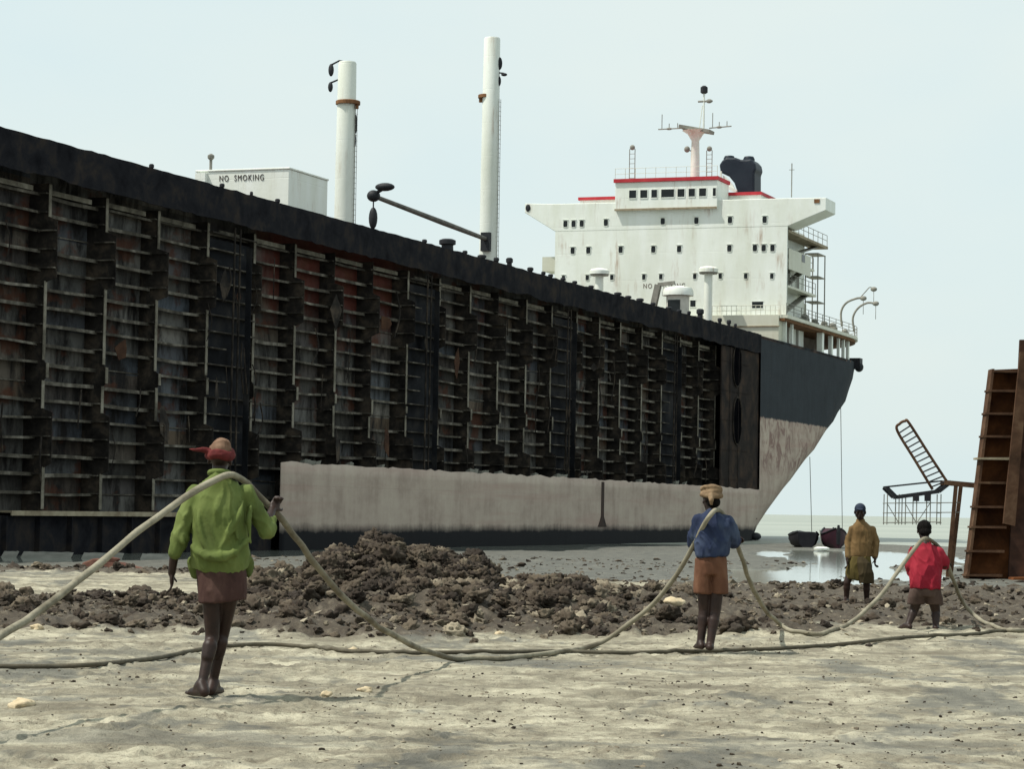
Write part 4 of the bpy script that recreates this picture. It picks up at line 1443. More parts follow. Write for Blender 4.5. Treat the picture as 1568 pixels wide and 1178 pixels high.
m = MB(); slab(m, [(1540, 900), (1660, 905), (1660, 884), (1545, 884)], -.9, .09); m.build('foot_plate', M['wreck'], wr)

# ------------------------------------------------------------------ gangway tower beside it
YG = 100.0
gb = W(1455, 870, YG)
go = Vector((gb.x, gb.y, -0.9))
gt = empty('gangway_tower', go)
tag(gt, 'rusty steel trestle with tray platform and slanting ladder beside the brown hull section', 'gangway')
gq = lambda x, y, dy=0.0: W(x, y, YG) + Vector((0, dy, 0)) - go
for (xa, xb, dy) in ((1464, 1451, 0), (1475, 1459, .5)):
    m = MB(); m.beam(gq(xa, 742, dy), gq(xb, 884, dy), .14, .14); m.build('post', M['wreck2'], gt)
m = MB(); m.beam(gq(1446, 739), gq(1500, 744), .16, .18); m.beam(gq(1446, 739, .9), gq(1500, 744, .9), .16, .18); m.build('beam', M['wreck2'], gt)
m = MB()
for dy in (0, .9):
    m.beam(gq(1358, 747, dy), gq(1373, 762, dy), .10, .14); m.beam(gq(1373, 762, dy), gq(1438, 753, dy), .10, .14); m.beam(gq(1438, 753, dy), gq(1457, 738, dy), .10, .14)
    m.beam(gq(1358, 746, dy), gq(1442, 737, dy), .06, .06)
for (x, y) in ((1358, 747), (1373, 762), (1395, 759), (1417, 756), (1438, 753)):
    m.beam(gq(x, y, 0), gq(x, y, .9), .06, .06)
for x in (1403, 1420):
    m.beam(gq(x, 757), gq(x, 768), .2, .2)
m.build('tray_platform', M['black_steel'], gt)
m = MB()
A0, A1, B0, B1 = (1428, 750), (1374, 660), (1452, 741), (1392, 648)
m.tube(catmull([gq(*A0), gq(1401, 705), gq(*A1), gq(1378, 649), gq(1386, 645), gq(*B1), gq(1422, 695), gq(*B0)], 6), .055, 8)
lad = m.build('ladder', M['wreck2'], gt, True)
for k in range(12):
    f = (k + .5) / 12
    a = gq(A0[0] + (A1[0] - A0[0]) * f, A0[1] + (A1[1] - A0[1]) * f); b = gq(B0[0] + (B1[0] - B0[0]) * f, B0[1] + (B1[1] - B0[1]) * f)
    m = MB(); m.tube([a, b], .032, 6); m.build('rung', M['black_steel'], lad)
# light lattice basket hanging under the tray
bk_ = MB()
for x in (1358, 1376, 1386, 1403, 1424, 1440):
    for dy in (0, .9): bk_.tube([gq(x + 1, 757, dy), gq(x, 804, dy)], .022, 6)
for y in (771, 786, 801):
    for dy in (0, .9): bk_.tube([gq(1357, y, dy), gq(1441 if y > 790 else 1470, y - 1, dy)], .020, 6)
    for x in (1358, 1441): bk_.tube([gq(x, y, 0), gq(x, y, .9)], .02, 6)
for (xa, xb) in ((1358, 1376), (1386, 1403), (1424, 1404)):
    bk_.tube([gq(xa, 771), gq(xb, 801)], .018, 6)
bk_.build('lattice_basket', M['grey_steel'], gt)

# ------------------------------------------------------------------ boats on the mud, float with pole
def boat(name, cx, base_py, Y, wpx, hpx, mat, label, cabin):
    c = W(cx, base_py, Y); c.z = -0.98
    root = empty(name, c, rad(0))
    tag(root, label, 'boat', 'dark wooden boats beyond the stern')
    w, h = wpx * Y / F_PX / 2, hpx * Y / F_PX
    Lh = 5.2
    m = MB()
    sec = []
    N = 12
    vs, fs = [], []
    for i in range(N + 1):
        s = i / N
        y = -Lh / 2 + Lh * s
        k = math.sin(math.pi * min(1, max(0.0, (s * .86 + .14)))) ** .55 if not cabin else math.sin(math.pi * min(1, s * .92 + .02)) ** .6
        sheer = h * (.78 + .22 * (2 * s - 1) ** 2 * (1.0 if not cabin else 1.4))
        ww = max(.04, w * k)
        for (fx, fz) in ((-1, 1), (-1.0, .72), (-.82, .3), (-.4, .04), (0, 0), (.4, .04), (.82, .3), (1.0, .72), (1, 1)):
            vs.append((ww * fx, y, sheer * fz))
    for i in range(N):
        for j in range(8):
            a = i * 9 + j
            fs.append((a, a + 1, a + 10, a + 9))
        fs.append((i * 9, (i + 1) * 9, (i + 1) * 9 + 8, i * 9 + 8))
    fs.append(tuple(range(9))); fs.append(tuple(N * 9 + j for j in range(9))[::-1])
    m.add(vs, fs)
    m.build('boat_hull', mat, root, 'auto')
    m = MB()
    for sx in (-1, 1):
        m.tube([(vs[i * 9][0] * -sx * (1 if sx < 0 else 1), vs[i * 9][1], vs[i * 9][2] + .03) for i in range(N + 1)], .06, 6)
    m.build('gunwale', M['black_steel'], root)
    m = MB()
    if cabin:
        m.tube([(0, -Lh / 2 + .1, h * .3), (0, -Lh / 2 - .05, h * .95), (0, -Lh / 2 - .1, h * 1.28)], [.16, .13, .08], 8); m.build('stem_post', M['black_steel'], root)
    else:
        m.box(-w * .62, w * .62, -Lh / 2 + .6, Lh / 2 - 1.4, h * .8, h * 1.02); m.build('hatch_cover', M['black_steel'], root, False, .05)


boat('wooden_boat', 1229, 837, 178, 44, 25, worn('tarred_hull', (.010, .010, .014), (.022, .021, .026), .8, .6), 'flat topped black boat grounded between the ship stern and a thin white pole', False)
boat('wooden_boat', 1276, 838, 176, 37, 29, worn('maroon_hull', (.022, .009, .016), (.045, .014, .022), .8, .6), 'dark maroon boat with a raised pointed bow, behind the man in the tan shirt', True)
c = W(1258, 837, 165); c.z = -0.95
fl = empty('marker_float', c)
tag(fl, 'small white float with a thin upright pole between the two dark boats', 'float')
m = MB(); m.lathe([(.25, 0), (.5, .06), (.52, .18), (.3, .26)], (0, 0, 0), 20); m.build('float_body', M['white'], fl, 'auto')
m = MB(); m.tube([(0, 0, .2), (-.12, 0, 1.35)], .03, 6); m.build('pole', M['grey_steel'], fl)

# pale slabs added for the strip of sunlit mud before the open hull
for i, (xa, xb, lab) in enumerate(((1, 24, 'short pale steel plate on the mud at the far left, below the open hull'), (31, 108, 'longest pale steel plate lying on the mud below the open hull'),
                                   (124, 186, 'pale steel plate in the water behind the hauled cable and the reddish scrap'), (214, 262, 'pale steel plate on the mud just left of the man in green'))):
    Yp = 105.5
    a, b = W(xa, 851, Yp), W(xb, 850, Yp)
    m = MB()
    n = 8
    vs = []
    zt_ = a.z
    poly = []
    for k in range(n + 1):
        f = k / n
        poly.append((f * (b.x - a.x), .34 + .05 * mnoise.noise((k * .8, i * 3, 1))))
    poly = [(0, 0)] + poly + [(b.x - a.x, 0)]
    m.prism([(u, v * 1.0) for u, v in poly], lambda u, v, w: (u, w + v * 2.2, v * .75), 0, .05)
    o = m.build('steel_plate', M['grey_steel'])
    o.location = (a.x, Yp, -0.99)
    tag(o, lab, 'plate', 'pale plates below the open hull')
    # dark blocks they lean on
bl = W(170, 858, 72); bl.z = h1(bl.x, bl.y)
m = MB()
prof = [(-1.0, 0), (-.85, .38), (-.5, .52), (-.1, .42), (.35, .40), (.8, .28), (1.35, .16), (1.7, 0)]
m.prism(prof, lambda u, v, w: (u * .9, w + v * .3, v * .9 + .0), -.35, .35)
m.prism([(-.6, .3), (-.2, .62), (.3, .52), (.1, .3)], lambda u, v, w: (u * .9, w * .7, v * .9), -.3, .2)
o = m.build('rusty_scrap', worn('scrap_rust', (.05, .022, .016), (.11, .05, .036), 3, .9, .5, (.17, .095, .065)), None, False, .04)
o.location = bl; tag(o, 'reddish rusty scrap lump on the mud bank behind the hauled cable', 'scrap')

# pale stones
Y_ok = lambda py: py > 950
STN = [(57, 964, .10, 'cream coloured stone in the mud clods under the hauled cable at the left'), (540, 1000, .085, 'yellowish stone lying by the ground cable below the mud heap'),
       (1118, 975, .05, None), (1035, 926, .12, 'pale grey stone left of the man in the blue shirt, in the rough mud'), (765, 972, .07, 'small tan stone at the front foot of the mud heap'),
       (35, 1083, .10, 'whitish stone half sunk in the sand at the lower left'), (1528, 884, .22, 'white lump at the foot of the brown hull section, left of its pair'), (1538, 880, .24, 'white lump at the foot of the brown hull section, right of its pair'),
       (1330, 990, .05, 'dark flat stone in the sand between the cable and the man in red'), (500, 1066, .06, 'pale tan stone on the open sand below the mud heap, left of another'), (558, 1060, .07, 'pale tan stone on the open sand below the mud heap, right of another'), (1125, 966, .14, 'dark block of mud right behind the feet of the man in the blue shirt')]
for (px, py, s, lab) in STN:
    if lab is None: continue
    s *= .72 if Y_ok(py) else 1
    p = on_ground(px, py)
    bm = bmesh.new(); bmesh.ops.create_icosphere(bm, subdivisions=3, radius=1)
    for v in bm.verts:
        q = v.co + Vector((px, py, 0)) * .37
        v.co *= 1 + .5 * mnoise.noise(q * 1.1) - .35 * abs(mnoise.noise(q * 2.1)) + .22 * mnoise.noise(q * 4)
        v.co = Vector((v.co.x * s * 1.15, v.co.y * s, v.co.z * s * .72))
    me = bpy.data.meshes.new('stone'); bm.to_mesh(me); bm.free()
    me.polygons.foreach_set('use_smooth', [True] * len(me.polygons))
    dark = 'dark' in lab
    key = 'stone_dark' if dark else ('stone_white' if 'white' in lab else 'stone_tan')
    if key not in M:
        M[key] = worn(key, *{'stone_dark': ((.03, .024, .02), (.07, .058, .045)), 'stone_white': ((.6, .56, .48), (.78, .74, .66)), 'stone_tan': ((.40, .32, .20), (.62, .52, .36))}[key], 8.0, .9, .4)
    me.materials.append(M[key])
    o = bpy.data.objects.new('stone', me); COL.objects.link(o)
    o.location = (p.x, p.y, p.z + s * .08); o.rotation_euler = (0, 0, random.uniform(0, 6))
    tag(o, lab, 'stone')

# ------------------------------------------------------------------ people
def cloth(name, c1, c2, c3, scale=7.0, rough=0.85):
    m = NT(name)
    v = m.coord('Object')
    f = m.noise(m.coord('Object', (1, 1, .5)), scale, 4, 0.55, 0.4)
    m.base(m.ramp(f, [(0.22, c1), (0.5, c2), (0.80, c3)])); m.rough(rough)
    m.b.inputs['Specular IOR Level'].default_value = 0.15
    m.bump(m.noise(m.coord('Object', (1, 1, .6)), 22, 4), 0.35, 0.012)
    return m.m


M['skin'] = worn('dark_skin', (.016, .0088, .0075), (.036, .019, .014), 9, .5, .1, None, (1, 1, 1), .004, .25)
M['hair'] = worn('black_hair', (.004, .0035, .0035), (.011, .009, .008), 30, .7, .6, spec=.06)


class Person:
    def __init__(self, label, px, py, Y, heading_note=None):
        self.Y = Y
        self.o = W(px, py, Y)
        g = h1(self.o.x, self.o.y)
        self.root = empty('person', self.o)
        tag(self.root, label, 'person', None)

    def q(self, px, py, dy=0.0):
        return W(px, py, self.Y + dy)

    def J(self, d):
        for k, v in d.items():
            setattr(self, k, self.q(*v))


def hand(m, wrist, direction, palm_n, side, curl, s=1.0):
    """palm with four fingers of unequal length and a thumb off its side"""
    d = Vector(direction).normalized(); n = Vector(palm_n); n = (n - d * n.dot(d)).normalized()
    sd = d.cross(n).normalized() * side          # towards the thumb
    pc = wrist + d * .045 * s
    R = Matrix((sd, n, d)).transposed()
    m.ell(pc, (.040 * s, .017 * s, .052 * s), R, 12, 8)
    for i, (off, ln) in enumerate(((.027, .072), (.009, .080), (-.009, .074), (-.026, .058))):
        b = wrist + d * .085 * s + sd * off * s
        dirc = d
        pts = [b]
        c = curl * (1 + .12 * i)
        for seg_, fr in enumerate((.45, .32, .23)):
            dirc = (Matrix.Rotation(c, 3, d.cross(n).normalized() * -1) @ dirc).normalized()
            pts.append(pts[-1] + dirc * ln * fr * s)
        m.limb(pts, [.0095 * s, .009 * s, .0085 * s, .007 * s], 8)
    b = wrist + d * .02 * s + sd * .03 * s
    t1_ = b + (d * .55 + sd * .7 + n * .35).normalized() * .042 * s
    t2_ = t1_ + (d * .8 + sd * .15 + n * .55).normalized() * .032 * s
    m.limb([b, t1_, t2_], [.014 * s, .011 * s, .008 * s], 8)


def head(m, c, fwd, up, s=1.0):
    """skull, jaw, brow, nose, lips, ears; returns the frame"""
    f = Vector(fwd).normalized(); u = Vector(up).normalized(); r = f.cross(u).normalized(); u = r.cross(f)
    R = Matrix((r, f, u)).transposed()
    P = lambda x, y, z: c + R @ Vector((x, y, z)) * s
    m.ell(P(0, -.008, .028), (.074 * s, .094 * s, .088 * s), R, 18, 14)
    m.ell(P(0, .024, -.045), (.056 * s, .066 * s, .066 * s), R, 14, 10)
    m.ell(P(0, .070, -.088), (.024 * s, .022 * s, .020 * s), R, 10, 8)          # chin
    m.ell(P(0, .086, .022), (.050 * s, .014 * s, .012 * s), R, 12, 8)            # brow
    m.limb([P(0, .092, .010), P(0, .108, -.022), P(0, .106, -.030)], [.008 * s, .013 * s, .012 * s], 8)   # nose
    for sx in (-1, 1):
        m.ell(P(sx * .031, .082, .002), (.014 * s, .010 * s, .009 * s), R, 10, 8)      # eyelids
        m.ell(P(sx * .042, .062, -.024), (.020 * s, .022 * s, .018 * s), R, 10, 8)     # cheekbones
        m.ell(P(sx * .078, -.004, -.012), (.010 * s, .020 * s, .031 * s), R, 10, 8)    # ears
    m.ell(P(0, .088, -.056), (.025 * s, .012 * s, .007 * s), R, 10, 8)
    m.ell(P(0, .087, -.066), (.022 * s, .012 * s, .008 * s), R, 10, 8)
    return P, R


def foot(m, ankle, ground_z, d, s=1.0):
    d = Vector((d[0], d[1], 0)).normalized(); sd = Vector((-d.y, d.x, 0))
    a = Vector(ankle)
    heel = Vector((a.x, a.y, ground_z)) - d * .045 * s + Vector((0, 0, .034 * s))
    ball = heel + d * .175 * s + Vector((0, 0, -.012 * s))
    m.limb([a, heel], [.042 * s, .036 * s])
    m.limb([a + d * .02, heel * .4 + ball * .6 + Vector((0, 0, .018)), ball], [.040 * s, .036 * s, .026 * s])
    m.limb([heel, ball + sd * .016, ], [.034 * s, .026 * s]); m.limb([heel, ball - sd * .02], [.034 * s, .024 * s])
    for i, (o_, l_, r_) in enumerate(((.030, .058, .014), (.012, .054, .011), (-.004, .048, .010), (-.019, .042, .0095), (-.032, .034, .009))):
        b = ball + sd * o_ * s + Vector((0, 0, -.008 * s)); m.limb([b, b + d * l_ * s], [r_ * s, r_ * s * .85], 8)


def folds(seed, amp=.011, s1=9.0, dirv=(.35, .2, 1.0)):
    """creases: sharp ridges drawn along two drape directions, strongest where the cloth hangs free"""
    d = Vector(dirv).normalized()
    d2 = Vector((-dirv[0] * 2.2, dirv[1], dirv[2])).normalized()
    off = Vector((seed * 3.7, seed * 1.3, seed * 9.1))

    def f(c):
        w = mnoise.noise(c * 4 + off) * .06
        a = c - d * c.dot(d) * .9 + Vector((w, w, 0))
        e = c - d2 * c.dot(d2) * .86 + Vector((0, w, w))
        r = (1 - abs(mnoise.noise(a * s1 + off)) * 1.9) ** 3
        r2 = (1 - abs(mnoise.noise(e * s1 * 1.6 - off)) * 1.9) ** 3
        k = min(1, max(.1, .5 + 1.1 * mnoise.noise(c * 3.1 + off * 2)))
        return amp * .62 * (r - .35) * k + amp * .45 * (r2 - .35) * (1.1 - k) + amp * .3 * mnoise.noise(c * 5.5 - off)
    return f


def rope_hand_dir(a, b):
    return (Vector(b) - Vector(a)).normalized()


# ---- man in the green shirt, walking away with the cable over his right shoulder
gY = 17.7
g = Person('person in a loose green shirt and red headcloth carrying a thick cable, seen from behind', 317, 1067, gY)
gz = h1(g.o.x, g.o.y)
g.root.location.z = g.o.z
g.J(dict(head=(337, 704, .06), neck=(335, 727, .02), chest=(334, 772, .0), waist=(335, 845, .0), pel=(340, 882, 0),
         shL=(303, 764, .02), elL=(271, 822, -.03), wrL=(263, 878, .03), shR=(372, 764, .03), elR=(406, 812, .05), wrR=(417, 781, .27),
         hpL=(324, 893, 0), hpR=(354, 893, 0), knL=(325, 975, .02), anL=(309, 1050, -.12), knR=(341, 968, .14), anR=(326, 1046, .16)))
zf = lambda p: p.z
m = MB()
m.rings([(g.pel + Vector((0, 0, -.06)), .145, .11), (g.pel + Vector((0, 0, .05)), .15, .115), (g.waist, .135, .10), (g.chest + Vector((0, 0, -.05)), .145, .10), (g.chest + Vector((0, 0, .06)), .13, .08), (g.neck + Vector((0, 0, -.06)), .09, .06), (g.neck, .055, .055)])
m.limb([g.neck - Vector((0, 0, .04)), g.head + Vector((0, 0, -.03))], [.056, .052])
Pg, Rg = head(m, g.head, (.05, 1, -.12), (.05, .1, 1))
m.limb([g.shL, g.elL, g.wrL], [.048, .040, .028]); m.cap(g.elL * .7 + g.wrL * .3, g.elL * .5 + g.wrL * .5, .043, .038)
m.limb([g.shR, g.elR, g.wrR], [.055, .040, .028])
hand(m, g.wrL, (.02, .10, -1), (.9, .1, .1), -1, .30)
hand(m, g.wrR, (.15, .25, .35), (-.3, -.2, -.6), -1, .95)
for hp, kn, an, gr in ((g.hpL, g.knL, g.anL, 1068), (g.hpR, g.knR, g.anR, 1061)):
    m.limb([hp, kn, an], [.078, .050, .033]); m.cap(kn * .80 + an * .20 - Vector((0, .018, 0)), kn * .58 + an * .42 - Vector((0, .016, 0)), .054, .047); m.ell(kn + Vector((0, .012, 0)), (.05, .05, .055))
foot(m, g.anL, g.o.z + .005, (-.55, 1), 1.08); foot(m, g.anR, g.o.z - .002, (.15, 1), 1.08)
remesh(m, 'body', M['skin'], g.root, .0075, 5, None, g.root.location)
# shirt
m = MB()
Z = Vector((0, 0, 1))
m.rings([(g.q(338, 868, .03), .192, .168, (0, .30)), (g.q(338, 848, .0), .198, .172, (0, .18)), (g.q(337, 815), .187, .164), (g.q(336, 780), .188, .150), (g.q(336, 760), .180, .124), (g.q(336, 743), .135, .095), (g.q(336, 731), .075, .075), (g.q(336, 724, .01), .066, .068)], 36)
m.limb([g.q(300, 758), g.q(283, 798, -.02), g.q(271, 838, -.03)], [.066, .062, .060]); m.limb([g.q(276, 822, -.03), g.q(268, 846, -.03)], [.066, .056])
m.limb([g.q(377, 757, .01), g.q(398, 797, .05), g.q(408, 812, .07)], [.070, .064, .058]); m.limb([g.q(408, 812, .07), g.q(413, 798, .18)], [.066, .050])
m.limb([g.q(297, 860, .08), g.q(300, 880, .10)], [.05, .035]); m.limb([g.q(378, 860, .08), g.q(381, 880, .10)], [.05, .03])
for pts_, r0 in (([(372, 768, -.10), (366, 790, -.15), (352, 815, -.165), (338, 840, -.165)], .026), ([(306, 772, -.10), (305, 800, -.14), (312, 828, -.16), (322, 846, -.17)], .024),
                 ([(296, 838, -.09), (310, 849, -.155), (336, 853, -.185), (360, 846, -.165), (378, 828, -.10)], .036), ([(384, 775, -.06), (381, 800, -.09), (384, 832, -.08)], .022), ([(336, 760, -.125), (330, 782, -.15), (331, 806, -.155)], .018),
                 ([(355, 770, -.12), (362, 800, -.15), (364, 826, -.155)], .018), ([(283, 800, -.08), (272, 818, -.09), (281, 832, -.10)], .020), ([(290, 780, -.06), (280, 800, -.08)], .022)):
    P_ = catmull([g.q(*q_) for q_ in pts_], 4)
    m.limb(P_, [r0 * (1 - .5 * abs(2 * k / (len(P_) - 1) - 1)) for k in range(len(P_))], 8)
M['green'] = cloth('green_cotton', (.052, .066, .022), (.100, .132, .036), (.17, .205, .068), 5)
shirt = remesh(m, 'shirt', M['green'], g.root, .009, 3, folds(1, .028, 8.5, (.22, .2, 1)), g.root.location)
m = MB()
for a in range(20):
    an0, an1 = 2 * math.pi * a / 20, 2 * math.pi * (a + 1) / 20
    c0 = g.q(336, 725, .015)
    m.cap(c0 + Vector((.066 * math.cos(an0), .068 * math.sin(an0), .012 * math.sin(an0 + 3.14))), c0 + Vector((.066 * math.cos(an1), .068 * math.sin(an1), .012 * math.sin(an1 + 3.14))), .022, .022, 8)
remesh(m, 'collar', M['green'], shirt, .008, 3, None, g.root.location)
m = MB()
m.rings([(g.q(341, 921, .0), .165, .15, (.10, .05)), (g.q(341, 905), .17, .15), (g.q(340, 880), .175, .14), (g.q(338, 862), .165, .13)], 32)
M['lungi'] = cloth('maroon_lungi', (.028, .014, .013), (.058, .030, .026), (.10, .058, .046), 9)
remesh(m, 'lungi', M['lungi'], g.root, .010, 3, folds(2, .014, 11, (.1, 0, 1)), g.root.location)
# headcloth: rolled red band, tan crown, loose tail
m = MB()
for a in range(24):
    an0, an1 = 2 * math.pi * a / 24, 2 * math.pi * (a + 1) / 24
    f = lambda an: Pg(.080 * math.cos(an), -.006 + .098 * math.sin(an), .030 + .020 * math.sin(an) + .008 * math.sin(3 * an))
    m.cap(f(an0), f(an1), .029, .029, 8)
    m.cap(f(an0) + Vector((0, 0, .022)), f(an1) + Vector((0, 0, .022)), .021, .021, 8)
m.limb([Pg(-.07, -.06, .045), Pg(-.115, -.09, .050), Pg(-.16, -.10, .042), Pg(-.205, -.10, .046)], [.026, .020, .013, .006])
M['redcloth'] = cloth('red_headcloth', (.05, .011, .011), (.10, .018, .018), (.16, .042, .034), 10)
hc = remesh(m, 'headcloth', M['redcloth'], g.root, .008, 2, folds(3, .007, 20, (1, 0, .2)), g.root.location)
m = MB(); m.ell(Pg(0, -.010, .058), (.080, .100, .082), Rg, 18, 12); m.ell(Pg(.012, -.02, .105), (.058, .070, .042), Rg, 12, 8)
remesh(m, 'cap', cloth('tan_cap', (.08, .045, .028), (.14, .08, .052), (.21, .135, .09), 10), hc, .008, 2, folds(4, .016, 20, (1, .2, .3)), g.root.location)

# ---- man in the blue shirt
b_ = Person('person in a blue denim shirt, brown shorts and tan turban carrying the cable', 1082, 996, 24.7)
b_.J(dict(head=(1089, 765, .03), neck=(1091, 782, .01), chest=(1092, 808), waist=(1090, 845), pel=(1089, 868),
          shL=(1069, 798, .0), elL=(1060, 832, .10), wrL=(1070, 838, .28), shR=(1113, 798), elR=(1124, 828, .03), wrR=(1127, 826, .24),
          hpL=(1078, 876), hpR=(1100, 876), knL=(1078, 935, .03), anL=(1073, 985, -.02), knR=(1095, 938, -.02), anR=(1087, 989, -.10)))
m = MB(); p = b_
m.rings([(p.pel + Vector((0, 0, -.06)), .14, .11), (p.pel + Vector((0, 0, .05)), .145, .115), (p.waist, .13, .10), (p.chest + Vector((0, 0, -.04)), .155, .11), (p.chest + Vector((0, 0, .06)), .14, .085), (p.neck + Vector((0, 0, -.05)), .085, .06), (p.neck, .055, .055)])
m.limb([p.neck - Vector((0, 0, .04)), p.head + Vector((0, 0, -.03))], [.055, .052])
Pb, Rb = head(m, p.head, (-.55, 1, -.10), (0, .05, 1))
m.limb([p.shL, p.elL, p.wrL], [.052, .038, .027]); m.limb([p.shR, p.elR, p.wrR], [.052, .038, .027])
hand(m, p.wrL, (.5, .5, .1), (0, 0, -1), 1, .8); hand(m, p.wrR, (.15, .4, -.1), (-.6, .1, -.3), -1, .95)
for hp, kn, an in ((p.hpL, p.knL, p.anL), (p.hpR, p.knR, p.anR)):
    m.limb([hp, kn, an], [.080, .055, .038]); m.cap(kn * .75 + an * .25, kn * .55 + an * .45, .057, .050)
foot(m, p.anL, p.o.z + .008, (-.12, 1)); foot(m, p.anR, p.o.z, (.08, 1))
remesh(m, 'body', M['skin'], p.root, .0085, 4, None, p.root.location)
m = MB()
m.rings([(p.q(1090, 853), .158, .145, (.05, 0)), (p.q(1090, 838), .175, .150), (p.q(1091, 820), .175, .140), (p.q(1092, 803), .170, .125), (p.q(1091, 792), .13, .09), (p.q(1091, 785), .07, .07), (p.q(1091, 780), .062, .064)], 36)
m.limb([p.q(1072, 799), p.q(1063, 820, .05), p.q(1061, 833, .12), p.q(1068, 837, .2)], [.075, .072, .066, .055])
m.limb([p.q(1111, 799), p.q(1121, 818, .02), p.q(1124, 830, .05), p.q(1126, 828, .16)], [.075, .072, .066, .055])
M['denim'] = cloth('blue_denim', (.010, .014, .034), (.023, .033, .070), (.085, .11, .155), 4.5)
sh = remesh(m, 'shirt', M['denim'], p.root, .011, 3, folds(5, .034, 9, (.3, .2, 1)), p.root.location)
m = MB()
for sx, (cx) in ((-1, 1075.5), (1, 1101.5)):
    m.rings([(p.q(cx + sx * 0, 910, .0), .085, .105, (.06 * sx, 0)), (p.q(cx, 890), .082, .11), (p.q(cx, 868), .075, .11), (p.q(cx, 855), .07, .10)], 28)
m.rings([(p.q(1089, 880), .145, .125), (p.q(1089, 862), .150, .13), (p.q(1090, 851), .138, .118)], 32)
M['shorts'] = cloth('brown_cotton', (.065, .030, .018), (.118, .054, .032), (.19, .10, .06), 6)
remesh(m, 'shorts', M['shorts'], p.root, .011, 3, folds(6, .013, 10, (.15, 0, 1)), p.root.location)
m = MB()
for k in range(3):
    for a in range(20):
        f = lambda an: Pb(.080 * math.cos(an), -.006 + .098 * math.sin(an), .040 + .030 * k + .016 * math.sin(an + k * 2.1))
        m.cap(f(2 * math.pi * a / 20), f(2 * math.pi * (a + 1) / 20), .030 - .003 * k, .030 - .003 * k, 8)
m.ell(Pb(0, -.01, .095), (.075, .09, .055), Rb, 14, 10)
m.limb([Pb(-.06, -.09, .03), Pb(-.075, -.115, -.02), Pb(-.07, -.11, -.06)], [.028, .024, .012])
M['tan'] = cloth('tan_turban', (.09, .06, .038), (.20, .135, .08), (.32, .235, .15), 9)
remesh(m, 'turban', M['tan'], p.root, .009, 2, folds(7, .009, 18, (1, .3, .1)), p.root.location)
m = MB(); m.ell(Pb(0, -.04, -.03), (.072, .065, .060), Rb, 12, 8); remesh(m, 'hair', M['hair'], p.root, .009, 1, None, p.root.location)

# ---- man in the red shirt, stooping
r_ = Person('person in a red shirt stooping with legs apart under the cable', 1416, 966, 29.9)
r_.J(dict(head=(1415, 813, .16), neck=(1417, 830, .08), chest=(1419, 853, .04), waist=(1417, 888, -.02), pel=(1416, 905, -.05),
          shL=(1400, 842, .05), elL=(1396, 876, .10), wrL=(1406, 880, .3), shR=(1437, 843, .05), elR=(1447, 866, .06), wrR=(1450, 864, .28),
          hpL=(1406, 911, -.04), hpR=(1428, 911, -.04), knL=(1400, 934, .02), anL=(1390, 959, -.06), knR=(1433, 936, .04), anR=(1433, 961, -.04)))
m = MB(); p = r_
m.rings([(p.pel + Vector((0, 0, -.05)), .14, .11), (p.pel + Vector((0, 0, .04)), .145, .115), (p.waist, .13, .10), (p.chest + Vector((0, 0, -.04)), .155, .11), (p.chest + Vector((0, 0, .05)), .135, .08), (p.neck + Vector((0, 0, -.05)), .085, .06), (p.neck, .055, .055)])
m.limb([p.neck - Vector((0, .02, .04)), p.head + Vector((0, -.02, -.03))], [.055, .052])
Pr, Rr = head(m, p.head, (0, 1, -.25), (0, .25, 1))
m.limb([p.shL, p.elL, p.wrL], [.052, .038, .027]); m.limb([p.shR, p.elR, p.wrR], [.052, .038, .027])
hand(m, p.wrL, (.5, .5, .1), (0, 0, -1), 1, .8); hand(m, p.wrR, (.05, .4, -.1), (-.5, .1, -.3), -1, .95)
for hp, kn, an in ((p.hpL, p.knL, p.anL), (p.hpR, p.knR, p.anR)):
    m.limb([hp, kn, an], [.078, .054, .037]); m.cap(kn * .75 + an * .25, kn * .55 + an * .45, .055, .048)
foot(m, p.anL, p.o.z + .01, (-.35, 1)); foot(m, p.anR, p.o.z, (.2, 1))
remesh(m, 'body', M['skin'], p.root, .009, 4, None, p.root.location)
m = MB()
m.rings([(p.q(1417, 902, -.05), .178, .155), (p.q(1417, 890, -.04), .185, .155), (p.q(1418, 870), .185, .145), (p.q(1419, 852, .04), .18, .13), (p.q(1418, 841, .06), .145, .115), (p.q(1417, 833, .08), .08, .08), (p.q(1417, 828, .09), .062, .062)], 36)
m.limb([p.q(1402, 845, .05), p.q(1396, 866, .08), p.q(1397, 876, .14)], [.078, .074, .066])
m.limb([p.q(1435, 846, .05), p.q(1444, 860, .06), p.q(1446, 866, .12)], [.078, .074, .062])
M['red'] = cloth('red_cotton', (.12, .008, .016), (.23, .013, .026), (.33, .032, .048), 5)
remesh(m, 'shirt', M['red'], p.root, .011, 3, folds(8, .036, 8.5, (.3, .2, 1)), p.root.location)
m = MB()
for cx, bx in ((1406, 1402), (1428, 1431)):
    m.rings([(p.q(bx, 926, .0), .10, .11), (p.q((cx + bx) / 2, 915, -.02), .105, .12), (p.q(cx, 902, -.04), .095, .115)], 28)
m.rings([(p.q(1417, 914, -.04), .15, .125), (p.q(1417, 903, -.05), .16, .135), (p.q(1417, 896, -.04), .15, .12)], 32)
M['shorts2'] = cloth('grey_brown_shorts', (.040, .024, .020), (.075, .050, .042), (.11, .08, .066), 6)
remesh(m, 'shorts', M['shorts2'], p.root, .011, 3, folds(9, .012, 10, (.1, 0, 1)), p.root.location)
m = MB(); m.ell(Pr(0, -.012, .036), (.086, .104, .090), Rr, 18, 12); m.ell(Pr(0, -.06, -.03), (.070, .055, .055), Rr, 12, 8)
remesh(m, 'hair', M['hair'], p.root, .008, 2, folds(10, .014, 26, (0, .3, 1)), p.root.location)

